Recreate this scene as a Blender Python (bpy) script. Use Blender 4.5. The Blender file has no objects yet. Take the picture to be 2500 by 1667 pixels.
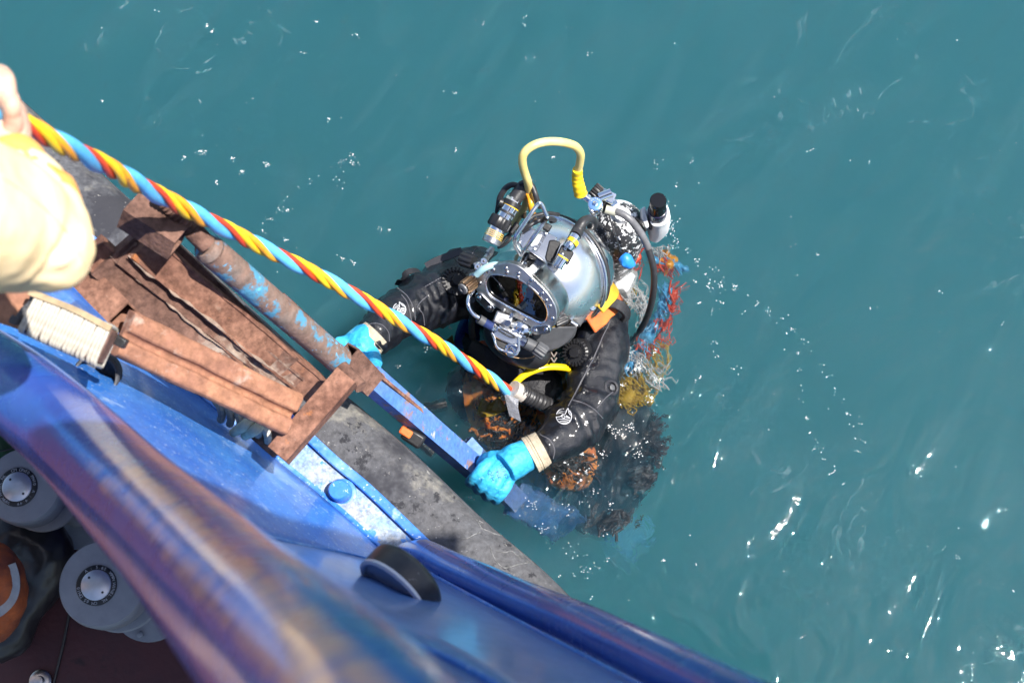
import bpy, math, random
from mathutils import Vector, Matrix, noise
from mathutils.bvhtree import BVHTree
random.seed(7)
S = bpy.context.scene
COL = S.collection
R = math.radians

# ---------------------------------------------------------------- camera, sky, sun, exposure
CAM = Vector((0, 0, 3.6)); PITCH = 74.0; LENS = 50.0
cd = bpy.data.cameras.new('camera'); cam = bpy.data.objects.new('camera', cd); COL.objects.link(cam)
cam.location = CAM; cam.rotation_euler = (R(90 - PITCH), 0, 0)
cd.lens = LENS; cd.sensor_width = 36; cd.clip_start = 0.05; cd.clip_end = 2000
cd.dof.use_dof = True; cd.dof.focus_distance = 3.45; cd.dof.aperture_fstop = 4.5
S.camera = cam
SUN_EL, SUN_AZ = 65.0, 91.0          # azimuth clockwise from the view's forward direction (+Y)
w = bpy.data.worlds.new('World'); S.world = w; w.use_nodes = True
nt = w.node_tree; bg = nt.nodes['Background']; sky = nt.nodes.new('ShaderNodeTexSky')
sky.sky_type = 'NISHITA'; sky.sun_disc = False; sky.sun_elevation = R(SUN_EL); sky.sun_rotation = R(SUN_AZ)
sky.dust_density = 1.3; sky.ozone_density = 1.0
nt.links.new(sky.outputs[0], bg.inputs[0]); bg.inputs[1].default_value = 0.10
sl = bpy.data.lights.new('sun', 'SUN'); sl.energy = 5.0; sl.angle = R(0.53); sl.color = (1, .955, .89)
so = bpy.data.objects.new('sun', sl); COL.objects.link(so)
sd = Vector((math.sin(R(SUN_AZ)) * math.cos(R(SUN_EL)), math.cos(R(SUN_AZ)) * math.cos(R(SUN_EL)), math.sin(R(SUN_EL))))
so.rotation_euler = sd.to_track_quat('Z', 'Y').to_euler(); so.location = sd * 20
S.view_settings.view_transform = 'Standard'; S.view_settings.look = 'None'
S.view_settings.exposure = 0.92; S.view_settings.gamma = 1; S.view_settings.use_curve_mapping = False
S.render.engine = 'CYCLES'; cy = S.cycles
cy.use_denoising = True; cy.max_bounces = 8; cy.diffuse_bounces = 3; cy.glossy_bounces = 4
cy.transmission_bounces = 6; cy.transparent_max_bounces = 12; cy.volume_bounces = 1
cy.sample_clamp_indirect = 6; cy.caustics_reflective = False; cy.caustics_refractive = False
cy.use_adaptive_sampling = True; cy.adaptive_threshold = 0.015

# ---------------------------------------------------------------- pixel rays (2500 x 1667 photograph) to places
FP = 2500 / (36 / LENS)
cR = Vector((1, 0, 0)); cF = Vector((0, math.cos(R(PITCH)), -math.sin(R(PITCH)))); cU = cR.cross(cF)
def ray(x, y): return cF + cR * ((x - 1250) / FP) + cU * (-(y - 833.5) / FP)
def P(x, y, t): return CAM + ray(x, y) * t
def Z(x, y, z):
    d = ray(x, y); return CAM + d * ((z - CAM.z) / d.z)
def V(a, b, c): return cR * a + cU * b - cF * c          # right, up in picture, towards the camera
def PL(x, y, c, n):                                       # pixel ray onto a plane
    d = ray(x, y); return CAM + d * ((c - CAM).dot(n) / d.dot(n))
def px(n, t): return n * t / FP                           # length of n pixels at depth t
def crop(x0, y0, s): return lambda x, y: (x0 + x / s, y0 + y / s)
k5 = crop(1150, 320, 4.238); k6 = crop(1050, 600, 4.238); k7 = crop(1050, 900, 3.563); k8 = crop(820, 560, 4.612)
k4 = crop(600, 1100, 2.613); k1 = crop(0, 150, 2.751); k2 = crop(0, 650, 2.751); k3 = crop(0, 1080, 2.672); kt = crop(1500, 600, 3.92)
kh = crop(1180, 430, 6.273); kf = crop(1150, 740, 7.127)

# ---------------------------------------------------------------- mesh builder
class M:
    def __init__(s): s.v = []; s.f = []
    def add(s, vs, fs):
        b = len(s.v); s.v += [Vector(q) for q in vs]; s.f += [[i + b for i in f] for f in fs]; return s
    def tube(s, pts, r, n=12, cap=True, closed=False):
        pts = [Vector(p) for p in pts]; m = len(pts)
        if not isinstance(r, (list, tuple)): r = [r] * m
        tang = []
        for i in range(m):
            a = pts[(i - 1) % m] if (closed or i > 0) else pts[0]
            b = pts[(i + 1) % m] if (closed or i < m - 1) else pts[-1]
            tang.append((b - a).normalized())
        u = tang[0].orthogonal().normalized(); vs = []; fr = []
        for i in range(m):
            if i: u = (u - tang[i] * u.dot(tang[i])).normalized()
            fr.append(u.copy())
            w_ = tang[i].cross(u)
            for k in range(n):
                a = 2 * math.pi * k / n
                vs.append(pts[i] + (u * math.cos(a) + w_ * math.sin(a)) * r[i])
        fs = []
        for i in range(m if closed else m - 1):
            j = (i + 1) % m
            for k in range(n):
                fs.append([i * n + k, i * n + (k + 1) % n, j * n + (k + 1) % n, j * n + k])
        if cap and not closed:
            fs.append(list(range(n))[::-1]); fs.append([(m - 1) * n + k for k in range(n)])
        return s.add(vs, fs)
    def lathe(s, c, ax, prof, n=24):                      # prof: (radius, height along ax)
        c = Vector(c); ax = Vector(ax).normalized(); u = ax.orthogonal().normalized(); w_ = ax.cross(u); vs = []; fs = []
        for (r, h) in prof:
            for k in range(n):
                a = 2 * math.pi * k / n; vs.append(c + ax * h + (u * math.cos(a) + w_ * math.sin(a)) * max(r, 1e-5))
        for i in range(len(prof) - 1):
            for k in range(n):
                fs.append([i * n + k, i * n + (k + 1) % n, (i + 1) * n + (k + 1) % n, (i + 1) * n + k])
        fs.append(list(range(n))[::-1]); fs.append([(len(prof) - 1) * n + k for k in range(n)])
        return s.add(vs, fs)
    def cyl(s, a, b, r, n=20, r2=None):
        a = Vector(a); b = Vector(b); d = b - a
        return s.lathe(a, d, [(r, 0), (r if r2 is None else r2, d.length)], n)
    def ribbed(s, a, b, r, ribs=12, depth=.12, rings=4):  # fluted knob
        a = Vector(a); b = Vector(b); ax = (b - a).normalized(); L = (b - a).length
        u = ax.orthogonal().normalized(); w_ = ax.cross(u); n = ribs * 4; vs = []; fs = []
        hs = [(0, .93), (.12, 1), (.88, 1), (1, .9)]
        for (h, q) in hs:
            for k in range(n):
                an = 2 * math.pi * k / n; g = 1 - depth * (1 if k % 4 in (0, 1) else 0)
                vs.append(a + ax * L * h + (u * math.cos(an) + w_ * math.sin(an)) * r * q * g)
        for i in range(len(hs) - 1):
            for k in range(n): fs.append([i * n + k, i * n + (k + 1) % n, (i + 1) * n + (k + 1) % n, (i + 1) * n + k])
        fs.append(list(range(n))[::-1]); fs.append([(len(hs) - 1) * n + k for k in range(n)])
        return s.add(vs, fs)
    def box(s, c, a, b, d):                               # half-extent vectors
        c, a, b, d = map(Vector, (c, a, b, d))
        vs = [c + a * i + b * j + d * k for i in (-1, 1) for j in (-1, 1) for k in (-1, 1)]
        fs = [[0, 1, 3, 2], [4, 6, 7, 5], [0, 4, 5, 1], [2, 3, 7, 6], [0, 2, 6, 4], [1, 5, 7, 3]]
        if a.cross(b).dot(d) < 0: fs = [f[::-1] for f in fs]
        return s.add(vs, fs)
    def prism(s, poly, vec):
        poly = [Vector(q) for q in poly]; vec = Vector(vec); n = len(poly)
        nrm = Vector((0, 0, 0))
        for i in range(n): nrm += poly[i].cross(poly[(i + 1) % n])
        if nrm.dot(vec) > 0: poly = poly[::-1]
        vs = poly + [q + vec for q in poly]
        fs = [list(range(n)), [n + i for i in range(n)][::-1]] + [[i, n + i, n + (i + 1) % n, (i + 1) % n] for i in range(n)]
        return s.add(vs, fs)
    def ring(s, outer, inner, vec):                       # plate with an opening, equal point counts
        vec = Vector(vec); n = len(outer)
        vs = [Vector(q) for q in outer] + [Vector(q) for q in inner] + [Vector(q) + vec for q in outer] + [Vector(q) + vec for q in inner]
        fs = []
        for i in range(n):
            j = (i + 1) % n
            fs += [[i, j, n + j, n + i], [2 * n + j, 2 * n + i, 3 * n + i, 3 * n + j],
                   [j, i, 2 * n + i, 2 * n + j], [n + i, n + j, 3 * n + j, 3 * n + i]]
        return s.add(vs, fs)
    def ell(s, c, a, b, d, nu=24, nv=14):
        c, a, b, d = map(Vector, (c, a, b, d)); vs = []; fs = []
        for i in range(nv + 1):
            th = math.pi * i / nv
            for k in range(nu):
                ph = 2 * math.pi * k / nu
                vs.append(c + (a * math.cos(ph) + b * math.sin(ph)) * math.sin(th) + d * math.cos(th))
        for i in range(nv):
            for k in range(nu):
                fs.append([i * nu + k, (i + 1) * nu + k, (i + 1) * nu + (k + 1) % nu, i * nu + (k + 1) % nu])
        return s.add(vs, fs)
    def ball(s, c, r, nu=12, nv=7): return s.ell(c, (r, 0, 0), (0, r, 0), (0, 0, r), nu, nv)
    def sweep(s, prof, pts, up, cap=True):                # prof: 2D (side, up) outline, closed
        pts = [Vector(p) for p in pts]; up = Vector(up); n = len(prof); vs = []; m = len(pts)
        for i, p in enumerate(pts):
            t = (pts[min(i + 1, m - 1)] - pts[max(i - 1, 0)]).normalized()
            sd_ = t.cross(up).normalized(); uu = sd_.cross(t).normalized()
            for (a, b) in prof: vs.append(p + sd_ * a + uu * b)
        fs = [[i * n + k, i * n + (k + 1) % n, (i + 1) * n + (k + 1) % n, (i + 1) * n + k] for i in range(m - 1) for k in range(n)]
        if cap: fs += [list(range(n))[::-1], [(m - 1) * n + k for k in range(n)]]
        return s.add(vs, fs)
    def rows(s, rows):                                    # open sheet through rows of points
        n = len(rows[0]); vs = [q for r_ in rows for q in r_]
        return s.add(vs, [[i * n + k, i * n + k + 1, (i + 1) * n + k + 1, (i + 1) * n + k] for i in range(len(rows) - 1) for k in range(n - 1)])

def smooth_path(pts, n=6):                                # Catmull-Rom
    pts = [Vector(p) for p in pts]; out = []; m = len(pts)
    for i in range(m - 1):
        a = pts[i - 1] if i else pts[0] * 2 - pts[1]; b = pts[i]; c = pts[i + 1]; d = pts[i + 2] if i + 2 < m else c * 2 - b
        for k in range(n):
            t = k / n
            out.append(.5 * ((2 * b) + (c - a) * t + (2 * a - 5 * b + 4 * c - d) * t * t + (3 * b - a - 3 * c + d) * t ** 3))
    out.append(pts[-1]); return out
def lerp_list(vals, m):
    out = []
    for i in range(m):
        f = i / (m - 1) * (len(vals) - 1); j = min(int(f), len(vals) - 2); out.append(vals[j] * (1 - f + j) + vals[j + 1] * (f - j))
    return out

WL = {}
def thing(name, loc, label, cat, group=None):
    o = bpy.data.objects.new(name, None); COL.objects.link(o); o.location = loc; o.empty_display_size = .1
    o['label'] = label; o['category'] = cat
    if group: o['group'] = group
    WL[o.name] = Vector(loc); return o
def build(name, m, mat, parent=None, smooth=True, bevel=0, angle=40, **props):
    lo = Vector([min(q[i] for q in m.v) for i in range(3)]); hi = Vector([max(q[i] for q in m.v) for i in range(3)])
    c = (lo + hi) / 2; me = bpy.data.meshes.new(name)
    me.from_pydata([q - c for q in m.v], [], m.f); me.update()
    if mat is not None: me.materials.append(mat)
    o = bpy.data.objects.new(name, me); COL.objects.link(o)
    if parent: o.parent = parent; o.location = c - WL[parent.name]
    else: o.location = c
    WL[o.name] = c
    if smooth:
        me.polygons.foreach_set('use_smooth', [True] * len(me.polygons))
        if angle < 180:
            try: me.set_sharp_from_angle(angle=R(angle))
            except Exception: pass
    if bevel:
        b = o.modifiers.new('b', 'BEVEL'); b.width = bevel; b.segments = 2; b.limit_method = 'ANGLE'; b.angle_limit = R(35); b.harden_normals = False
    for k, v in props.items(): o[k] = v
    return o
def struct(name, m, mat, **k): return build(name, m, mat, kind='structure', **k)
def organic(name, m, mat, parent, voxel=.007, sm=4, disp=0, dscale=.08, **k):   # overlapping closed pieces merged into one skin
    o = build(name, m, mat, parent, angle=180, **k)
    r_ = o.modifiers.new('r', 'REMESH'); r_.mode = 'VOXEL'; r_.voxel_size = voxel; r_.use_smooth_shade = True
    s_ = o.modifiers.new('s', 'SMOOTH'); s_.factor = .5; s_.iterations = sm
    if disp:
        tx = bpy.data.textures.new(name, 'CLOUDS'); tx.noise_scale = dscale; tx.noise_depth = 2
        d = o.modifiers.new('d', 'DISPLACE'); d.texture = tx; d.strength = disp; d.mid_level = .5; d.texture_coords = 'LOCAL'
    return o
_bv = {}
def hit(o, x, y, off=0.0, fallback=None):                 # point of a built surface met by the ray through a pixel
    if o.name not in _bv:
        bpy.context.view_layer.update(); _bv[o.name] = BVHTree.FromObject(o, bpy.context.evaluated_depsgraph_get())
    w0 = WL[o.name]; d = ray(x, y).normalized(); h = _bv[o.name].ray_cast(CAM - w0, d)
    if h[0] is None: return (P(x, y, fallback), -d) if fallback else (None, None)
    n = h[1] if h[1].dot(d) < 0 else -h[1]
    return h[0] + w0 + n * off, n
def text2d(s, size):
    cu = bpy.data.curves.new('t', 'FONT'); cu.body = s; cu.size = size; cu.align_x = 'CENTER'; cu.align_y = 'CENTER'; cu.resolution_u = 3
    o = bpy.data.objects.new('t', cu); COL.objects.link(o); bpy.context.view_layer.update()
    me = bpy.data.meshes.new_from_object(o.evaluated_get(bpy.context.evaluated_depsgraph_get()))
    r_ = ([v.co.copy() for v in me.vertices], [list(p.vertices) for p in me.polygons])
    bpy.data.objects.remove(o); bpy.data.curves.remove(cu); bpy.data.meshes.remove(me); return r_

# ---------------------------------------------------------------- materials
def newmat(name):
    m = bpy.data.materials.new(name); m.use_nodes = True; return m, m.node_tree, m.node_tree.nodes['Principled BSDF']
def mat(name, col, rough=.5, metal=0, spec=.5, coat=0, var=.0, vscale=8, bump=0, bscale=60, col2=None, spots=None, mottle=0, mscale=55):
    """plain surface with uneven tone (var / col2 patches), fine relief and optional spots (colour, scale, threshold)"""
    m, t, b = newmat(name); N = t.nodes.new; L = t.links.new
    b.inputs['Roughness'].default_value = rough; b.inputs['Metallic'].default_value = metal
    b.inputs['Specular IOR Level'].default_value = spec; b.inputs['Coat Weight'].default_value = coat; b.inputs['Coat Roughness'].default_value = .12
    tc = N('ShaderNodeTexCoord'); src = None
    c2 = col2 or tuple(max(0, min(1, c * (1 - var))) for c in col)
    n1 = N('ShaderNodeTexNoise'); n1.inputs['Scale'].default_value = vscale; n1.inputs['Detail'].default_value = 6; n1.inputs['Roughness'].default_value = .65
    L(tc.outputs['Object'], n1.inputs['Vector'])
    rp = N('ShaderNodeValToRGB'); rp.color_ramp.elements[0].position = .4; rp.color_ramp.elements[1].position = .62
    rp.color_ramp.elements[0].color = (*c2, 1); rp.color_ramp.elements[1].color = (*col, 1)
    L(n1.outputs[0], rp.inputs[0]); src = rp.outputs[0]
    if mottle:
        nm = N('ShaderNodeTexNoise'); nm.inputs['Scale'].default_value = mscale; nm.inputs['Detail'].default_value = 7; nm.inputs['Roughness'].default_value = .75; L(tc.outputs['Object'], nm.inputs['Vector'])
        rm = N('ShaderNodeMapRange'); rm.inputs[1].default_value = .35; rm.inputs[2].default_value = .65; rm.inputs[3].default_value = 1 - mottle; rm.inputs[4].default_value = 1 + mottle; L(nm.outputs[0], rm.inputs[0])
        vm = N('ShaderNodeVectorMath'); vm.operation = 'SCALE'; L(src, vm.inputs[0]); L(rm.outputs[0], vm.inputs['Scale']); src = vm.outputs[0]
    for sp in (spots or []):
        c3, sc_, th, soft = sp
        n2 = N('ShaderNodeTexNoise'); n2.inputs['Scale'].default_value = sc_; n2.inputs['Detail'].default_value = 5; n2.inputs['Roughness'].default_value = .7
        mp = N('ShaderNodeMapping'); mp.inputs['Location'].default_value = (sc_ * .37, 3.1, 1.7); L(tc.outputs['Object'], mp.inputs[0]); L(mp.outputs[0], n2.inputs['Vector'])
        r2 = N('ShaderNodeMapRange'); r2.inputs[1].default_value = th; r2.inputs[2].default_value = th + soft; L(n2.outputs[0], r2.inputs[0])
        mx = N('ShaderNodeMix'); mx.data_type = 'RGBA'; L(r2.outputs[0], mx.inputs[0]); L(src, mx.inputs[6]); mx.inputs[7].default_value = (*c3, 1); src = mx.outputs[2]
    L(src, b.inputs['Base Color'])
    if bump:
        n3 = N('ShaderNodeTexNoise'); n3.inputs['Scale'].default_value = bscale; n3.inputs['Detail'].default_value = 4; L(tc.outputs['Object'], n3.inputs['Vector'])
        bp = N('ShaderNodeBump'); bp.inputs['Strength'].default_value = bump; bp.inputs['Distance'].default_value = .004; L(n3.outputs[0], bp.inputs['Height']); L(bp.outputs[0], b.inputs['Normal'])
        rr = N('ShaderNodeMapRange'); rr.inputs[3].default_value = max(0, rough - .12); rr.inputs[4].default_value = min(1, rough + .15); L(n1.outputs[0], rr.inputs[0]); L(rr.outputs[0], b.inputs['Roughness'])
    return m
blue_paint = mat('blue_paint', (.025, .15, .56), .42, mottle=.16, mscale=90, coat=.3, col2=(.05, .22, .64), vscale=5, bump=.12, bscale=90,
                 spots=[((.30, .46, .78), 3.2, .54, .22), ((.6, .70, .82), 110, .61, .05), ((.34, .48, .72), 14, .60, .14), ((.04, .10, .30), 18, .66, .05), ((.16, .07, .04), 22, .73, .03)])
blue_dull = mat('blue_dull', (.07, .17, .44), .40, mottle=.14, coat=.4, col2=(.11, .21, .46), vscale=3, bump=.15, bscale=40, spots=[((.45, .52, .62), 60, .68, .05), ((.22, .16, .18), 6, .66, .12)])  # greyer copy of the blue paint: shade and sky reflection put into the colour
blue_gloss = mat('blue_gloss', (.030, .075, .36), .24, coat=.8, col2=(.05, .07, .30), vscale=5, bump=.18, bscale=40,
                 spots=[((.32, .16, .14), 7, .66, .10), ((.30, .42, .70), 40, .72, .05)])
worn_white = mat('worn_white', (.31, .33, .35), .85, mottle=.45, mscale=80, col2=(.20, .30, .46), vscale=14, bump=.5, bscale=60,
                 spots=[((.06, .22, .60), 20, .56, .05), ((.45, .40, .30), 26, .60, .06), ((.08, .10, .16), 60, .68, .03)])
rubber = mat('rubber', (.075, .074, .078), .85, mottle=.35, mscale=70, col2=(.075, .077, .085), vscale=5, bump=.5, bscale=70,
             spots=[((.24, .225, .19), 7, .54, .16), ((.34, .34, .34), 130, .66, .05), ((.018, .018, .022), 24, .58, .06), ((.026, .026, .032), 4, .52, .10), ((.30, .29, .27), 40, .66, .03)])
rust = mat('rust', (.26, .135, .092), .92, mottle=.38, spec=.2, col2=(.15, .072, .05), vscale=7, bump=.55, bscale=80,
           spots=[((.36, .25, .19), 5, .60, .10), ((.34, .13, .05), 11, .64, .06), ((.06, .03, .025), 24, .68, .05), ((.42, .34, .29), 120, .68, .04)])
rust_dark = mat('rust_dark', (.19, .105, .078), .9, mottle=.4, spec=.2, col2=(.11, .06, .046), vscale=9, bump=.6, bscale=90,
                spots=[((.40, .33, .27), 4, .58, .12), ((.05, .03, .03), 20, .66, .05)])
rust_orange = mat('rust_orange', (.35, .17, .10), .88, mottle=.32, mscale=40, spec=.2, col2=(.25, .12, .08), vscale=6, bump=.4, bscale=70,
                  spots=[((.40, .28, .22), 9, .58, .10), ((.36, .07, .015), 13, .67, .05), ((.45, .27, .10), 10, .66, .06)])
rust_blue = mat('rust_blue', (.17, .13, .11), .75, mottle=.3, col2=(.20, .12, .09), vscale=12, bump=.5, bscale=90,
                spots=[((.07, .25, .38), 14, .535, .06), ((.12, .38, .58), 30, .60, .04), ((.30, .15, .09), 22, .64, .05)])
blue_scuffed = mat('blue_scuffed', (.06, .17, .52), .55, mottle=.25, col2=(.10, .20, .44), vscale=10, bump=.3, bscale=60,
                   spots=[((.26, .17, .15), 14, .57, .06), ((.40, .40, .42), 40, .62, .05)])
steel = mat('steel', (.74, .75, .76), .16, metal=1, col2=(.62, .63, .64), vscale=9, bump=.03, bscale=25)
steel_dull = mat('steel_dull', (.62, .61, .60), .32, metal=1, col2=(.44, .44, .43), vscale=30, bump=.08, bscale=120)
shell_steel = mat('shell_steel', (.94, .92, .90), .24, metal=1, col2=(.84, .83, .81), vscale=6, bump=.30, bscale=11)
chrome = mat('chrome', (.85, .86, .88), .06, metal=1)
brass = mat('brass', (.32, .21, .12), .45, metal=1, col2=(.16, .11, .08), vscale=60)
blackp = mat('black_plastic', (.016, .016, .018), .38, var=.3, vscale=40, bump=.08, bscale=200)
greyp = mat('grey_plastic', (.075, .078, .085), .5, var=.2, vscale=30, bump=.1, bscale=150)
suit = mat('neoprene', (.0065, .0075, .012), .34, spec=.32, coat=.42, col2=(.0045, .005, .008), vscale=7, bump=.5, bscale=420,
           spots=[((.10, .105, .12), 260, .66, .03)])
suit_seam = mat('seam_tape', (.022, .022, .028), .5, bump=.4, bscale=300)
thread = mat('thread', (.14, .14, .16), .6)
glove_m = mat('glove_blue', (.05, .44, .70), .52, spec=.4, mottle=.14, mscale=90, col2=(.03, .33, .62), vscale=22, bump=.7, bscale=70, spots=[((.18, .60, .74), 30, .62, .08)])
cuff_m = mat('cuff_knit', (.52, .44, .32), .9, var=.3, vscale=40, bump=.5, bscale=240)
black_fab = mat('ripple_thread_black', (.014, .014, .018), .6, var=.3, vscale=30, bump=.5, bscale=200)
orange_wet = mat('wet_orange', (.95, .36, .06), .6, col2=(.80, .20, .03), vscale=26, bump=.4, bscale=70, spots=[((.05, .04, .03), 34, .56, .08), ((.45, .16, .04), 12, .52, .1)])
orange_m = mat('orange_fabric', (.78, .19, .035), .7, col2=(.62, .12, .03), vscale=12, bump=.4, bscale=90)
yellow_fab = mat('yellow_web', (.66, .42, .02), .7, col2=(.45, .30, .02), vscale=14, bump=.5, bscale=150)
white_fab = mat('white_paintwork', (.78, .79, .80), .5, col2=(.62, .64, .66), vscale=12, bump=.2, bscale=60)
tank_m = mat('tank_worn', (.035, .036, .04), .35, col2=(.02, .02, .022), vscale=9, bump=.3, bscale=120,
             spots=[((.80, .81, .82), 85, .565, .02), ((.80, .80, .80), 11, .53, .03)])
h_blue = mat('hose_blue', (.13, .50, .84), .36, mottle=.10, col2=(.10, .42, .76), vscale=9, bump=.08, spots=[((.10, .20, .26), 60, .68, .04)])
h_yel = mat('hose_yellow', (.90, .60, .02), .36, mottle=.10, col2=(.88, .50, .02), vscale=9, spots=[((.3, .16, .04), 60, .68, .04)])
h_org = mat('hose_orange', (.90, .42, .03), .36, mottle=.12, col2=(.86, .34, .02), vscale=9, spots=[((.3, .15, .04), 60, .67, .04)])
h_red = mat('hose_red', (.66, .07, .025), .35, col2=(.58, .05, .02), vscale=20)
pale_yel = mat('hose_pale_yellow', (.80, .66, .26), .42, col2=(.76, .60, .20), vscale=25)
hose_black = mat('hose_black', (.03, .03, .033), .42, var=.3, vscale=60, bump=.15, bscale=160)
hose_grey = mat('hose_grey', (.16, .16, .17), .4, var=.3, vscale=60)
white_mark = mat('white_print', (.50, .51, .53), .6)
dark_mark = mat('dark_print', (.01, .03, .10), .6)
skin = mat('skin', (.66, .44, .34), .5, col2=(.56, .34, .25), vscale=25, bump=.15, bscale=200)
sleeve_m = mat('sleeve_orange', (.93, .74, .46), .9, spec=.15, col2=(.92, .68, .36), vscale=6, bump=.2, bscale=40)
reflect_m = mat('reflective_tape', (.36, .37, .38), .35, metal=.4, var=.2, vscale=50)
deck_red = mat('deck_red', (.085, .022, .024), .6, col2=(.062, .018, .022), vscale=5, bump=.35, bscale=60,
               spots=[((.16, .07, .05), 12, .66, .05), ((.035, .014, .016), 9, .62, .08), ((.30, .26, .24), 130, .72, .02)])
vent_grey = mat('vent_grey', (.30, .31, .33), .5, col2=(.25, .26, .28), vscale=14, bump=.08, spots=[((.16, .11, .07), 40, .70, .04)])
disc_m = mat('brushed_disc', (.62, .63, .67), .34, metal=.8, var=.15, vscale=25)
green_m = mat('green_canvas', (.018, .10, .045), .8, col2=(.03, .07, .03), vscale=15, bump=.4, bscale=80)
wrap_m = mat('white_wrap', (.50, .48, .43), .85, mottle=.25, col2=(.38, .34, .27), vscale=18, bump=.4, bscale=120, spots=[((.34, .24, .12), 26, .63, .06)])
tape_m = mat('silver_tape', (.55, .55, .57), .35, metal=.5, var=.3, vscale=90, bump=.6, bscale=160)

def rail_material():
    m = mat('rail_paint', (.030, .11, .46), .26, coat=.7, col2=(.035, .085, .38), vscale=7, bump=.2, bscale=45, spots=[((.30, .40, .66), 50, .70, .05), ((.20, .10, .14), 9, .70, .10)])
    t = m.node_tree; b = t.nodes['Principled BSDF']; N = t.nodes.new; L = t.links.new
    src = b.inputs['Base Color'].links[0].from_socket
    at = N('ShaderNodeAttribute'); at.attribute_name = 'orange_sheen'  # mask of the orange reflection painted into the rail colour
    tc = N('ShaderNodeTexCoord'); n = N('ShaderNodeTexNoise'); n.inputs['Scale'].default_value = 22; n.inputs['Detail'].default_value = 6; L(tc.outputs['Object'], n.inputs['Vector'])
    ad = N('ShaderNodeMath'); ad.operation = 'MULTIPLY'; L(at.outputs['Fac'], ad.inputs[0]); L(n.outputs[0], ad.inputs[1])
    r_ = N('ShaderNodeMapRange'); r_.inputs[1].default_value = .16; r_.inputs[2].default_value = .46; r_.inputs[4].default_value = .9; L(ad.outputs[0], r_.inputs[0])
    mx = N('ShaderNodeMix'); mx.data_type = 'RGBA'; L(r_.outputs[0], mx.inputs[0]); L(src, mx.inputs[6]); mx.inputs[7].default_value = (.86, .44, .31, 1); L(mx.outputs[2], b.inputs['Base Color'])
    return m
rail_m = rail_material()
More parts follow.
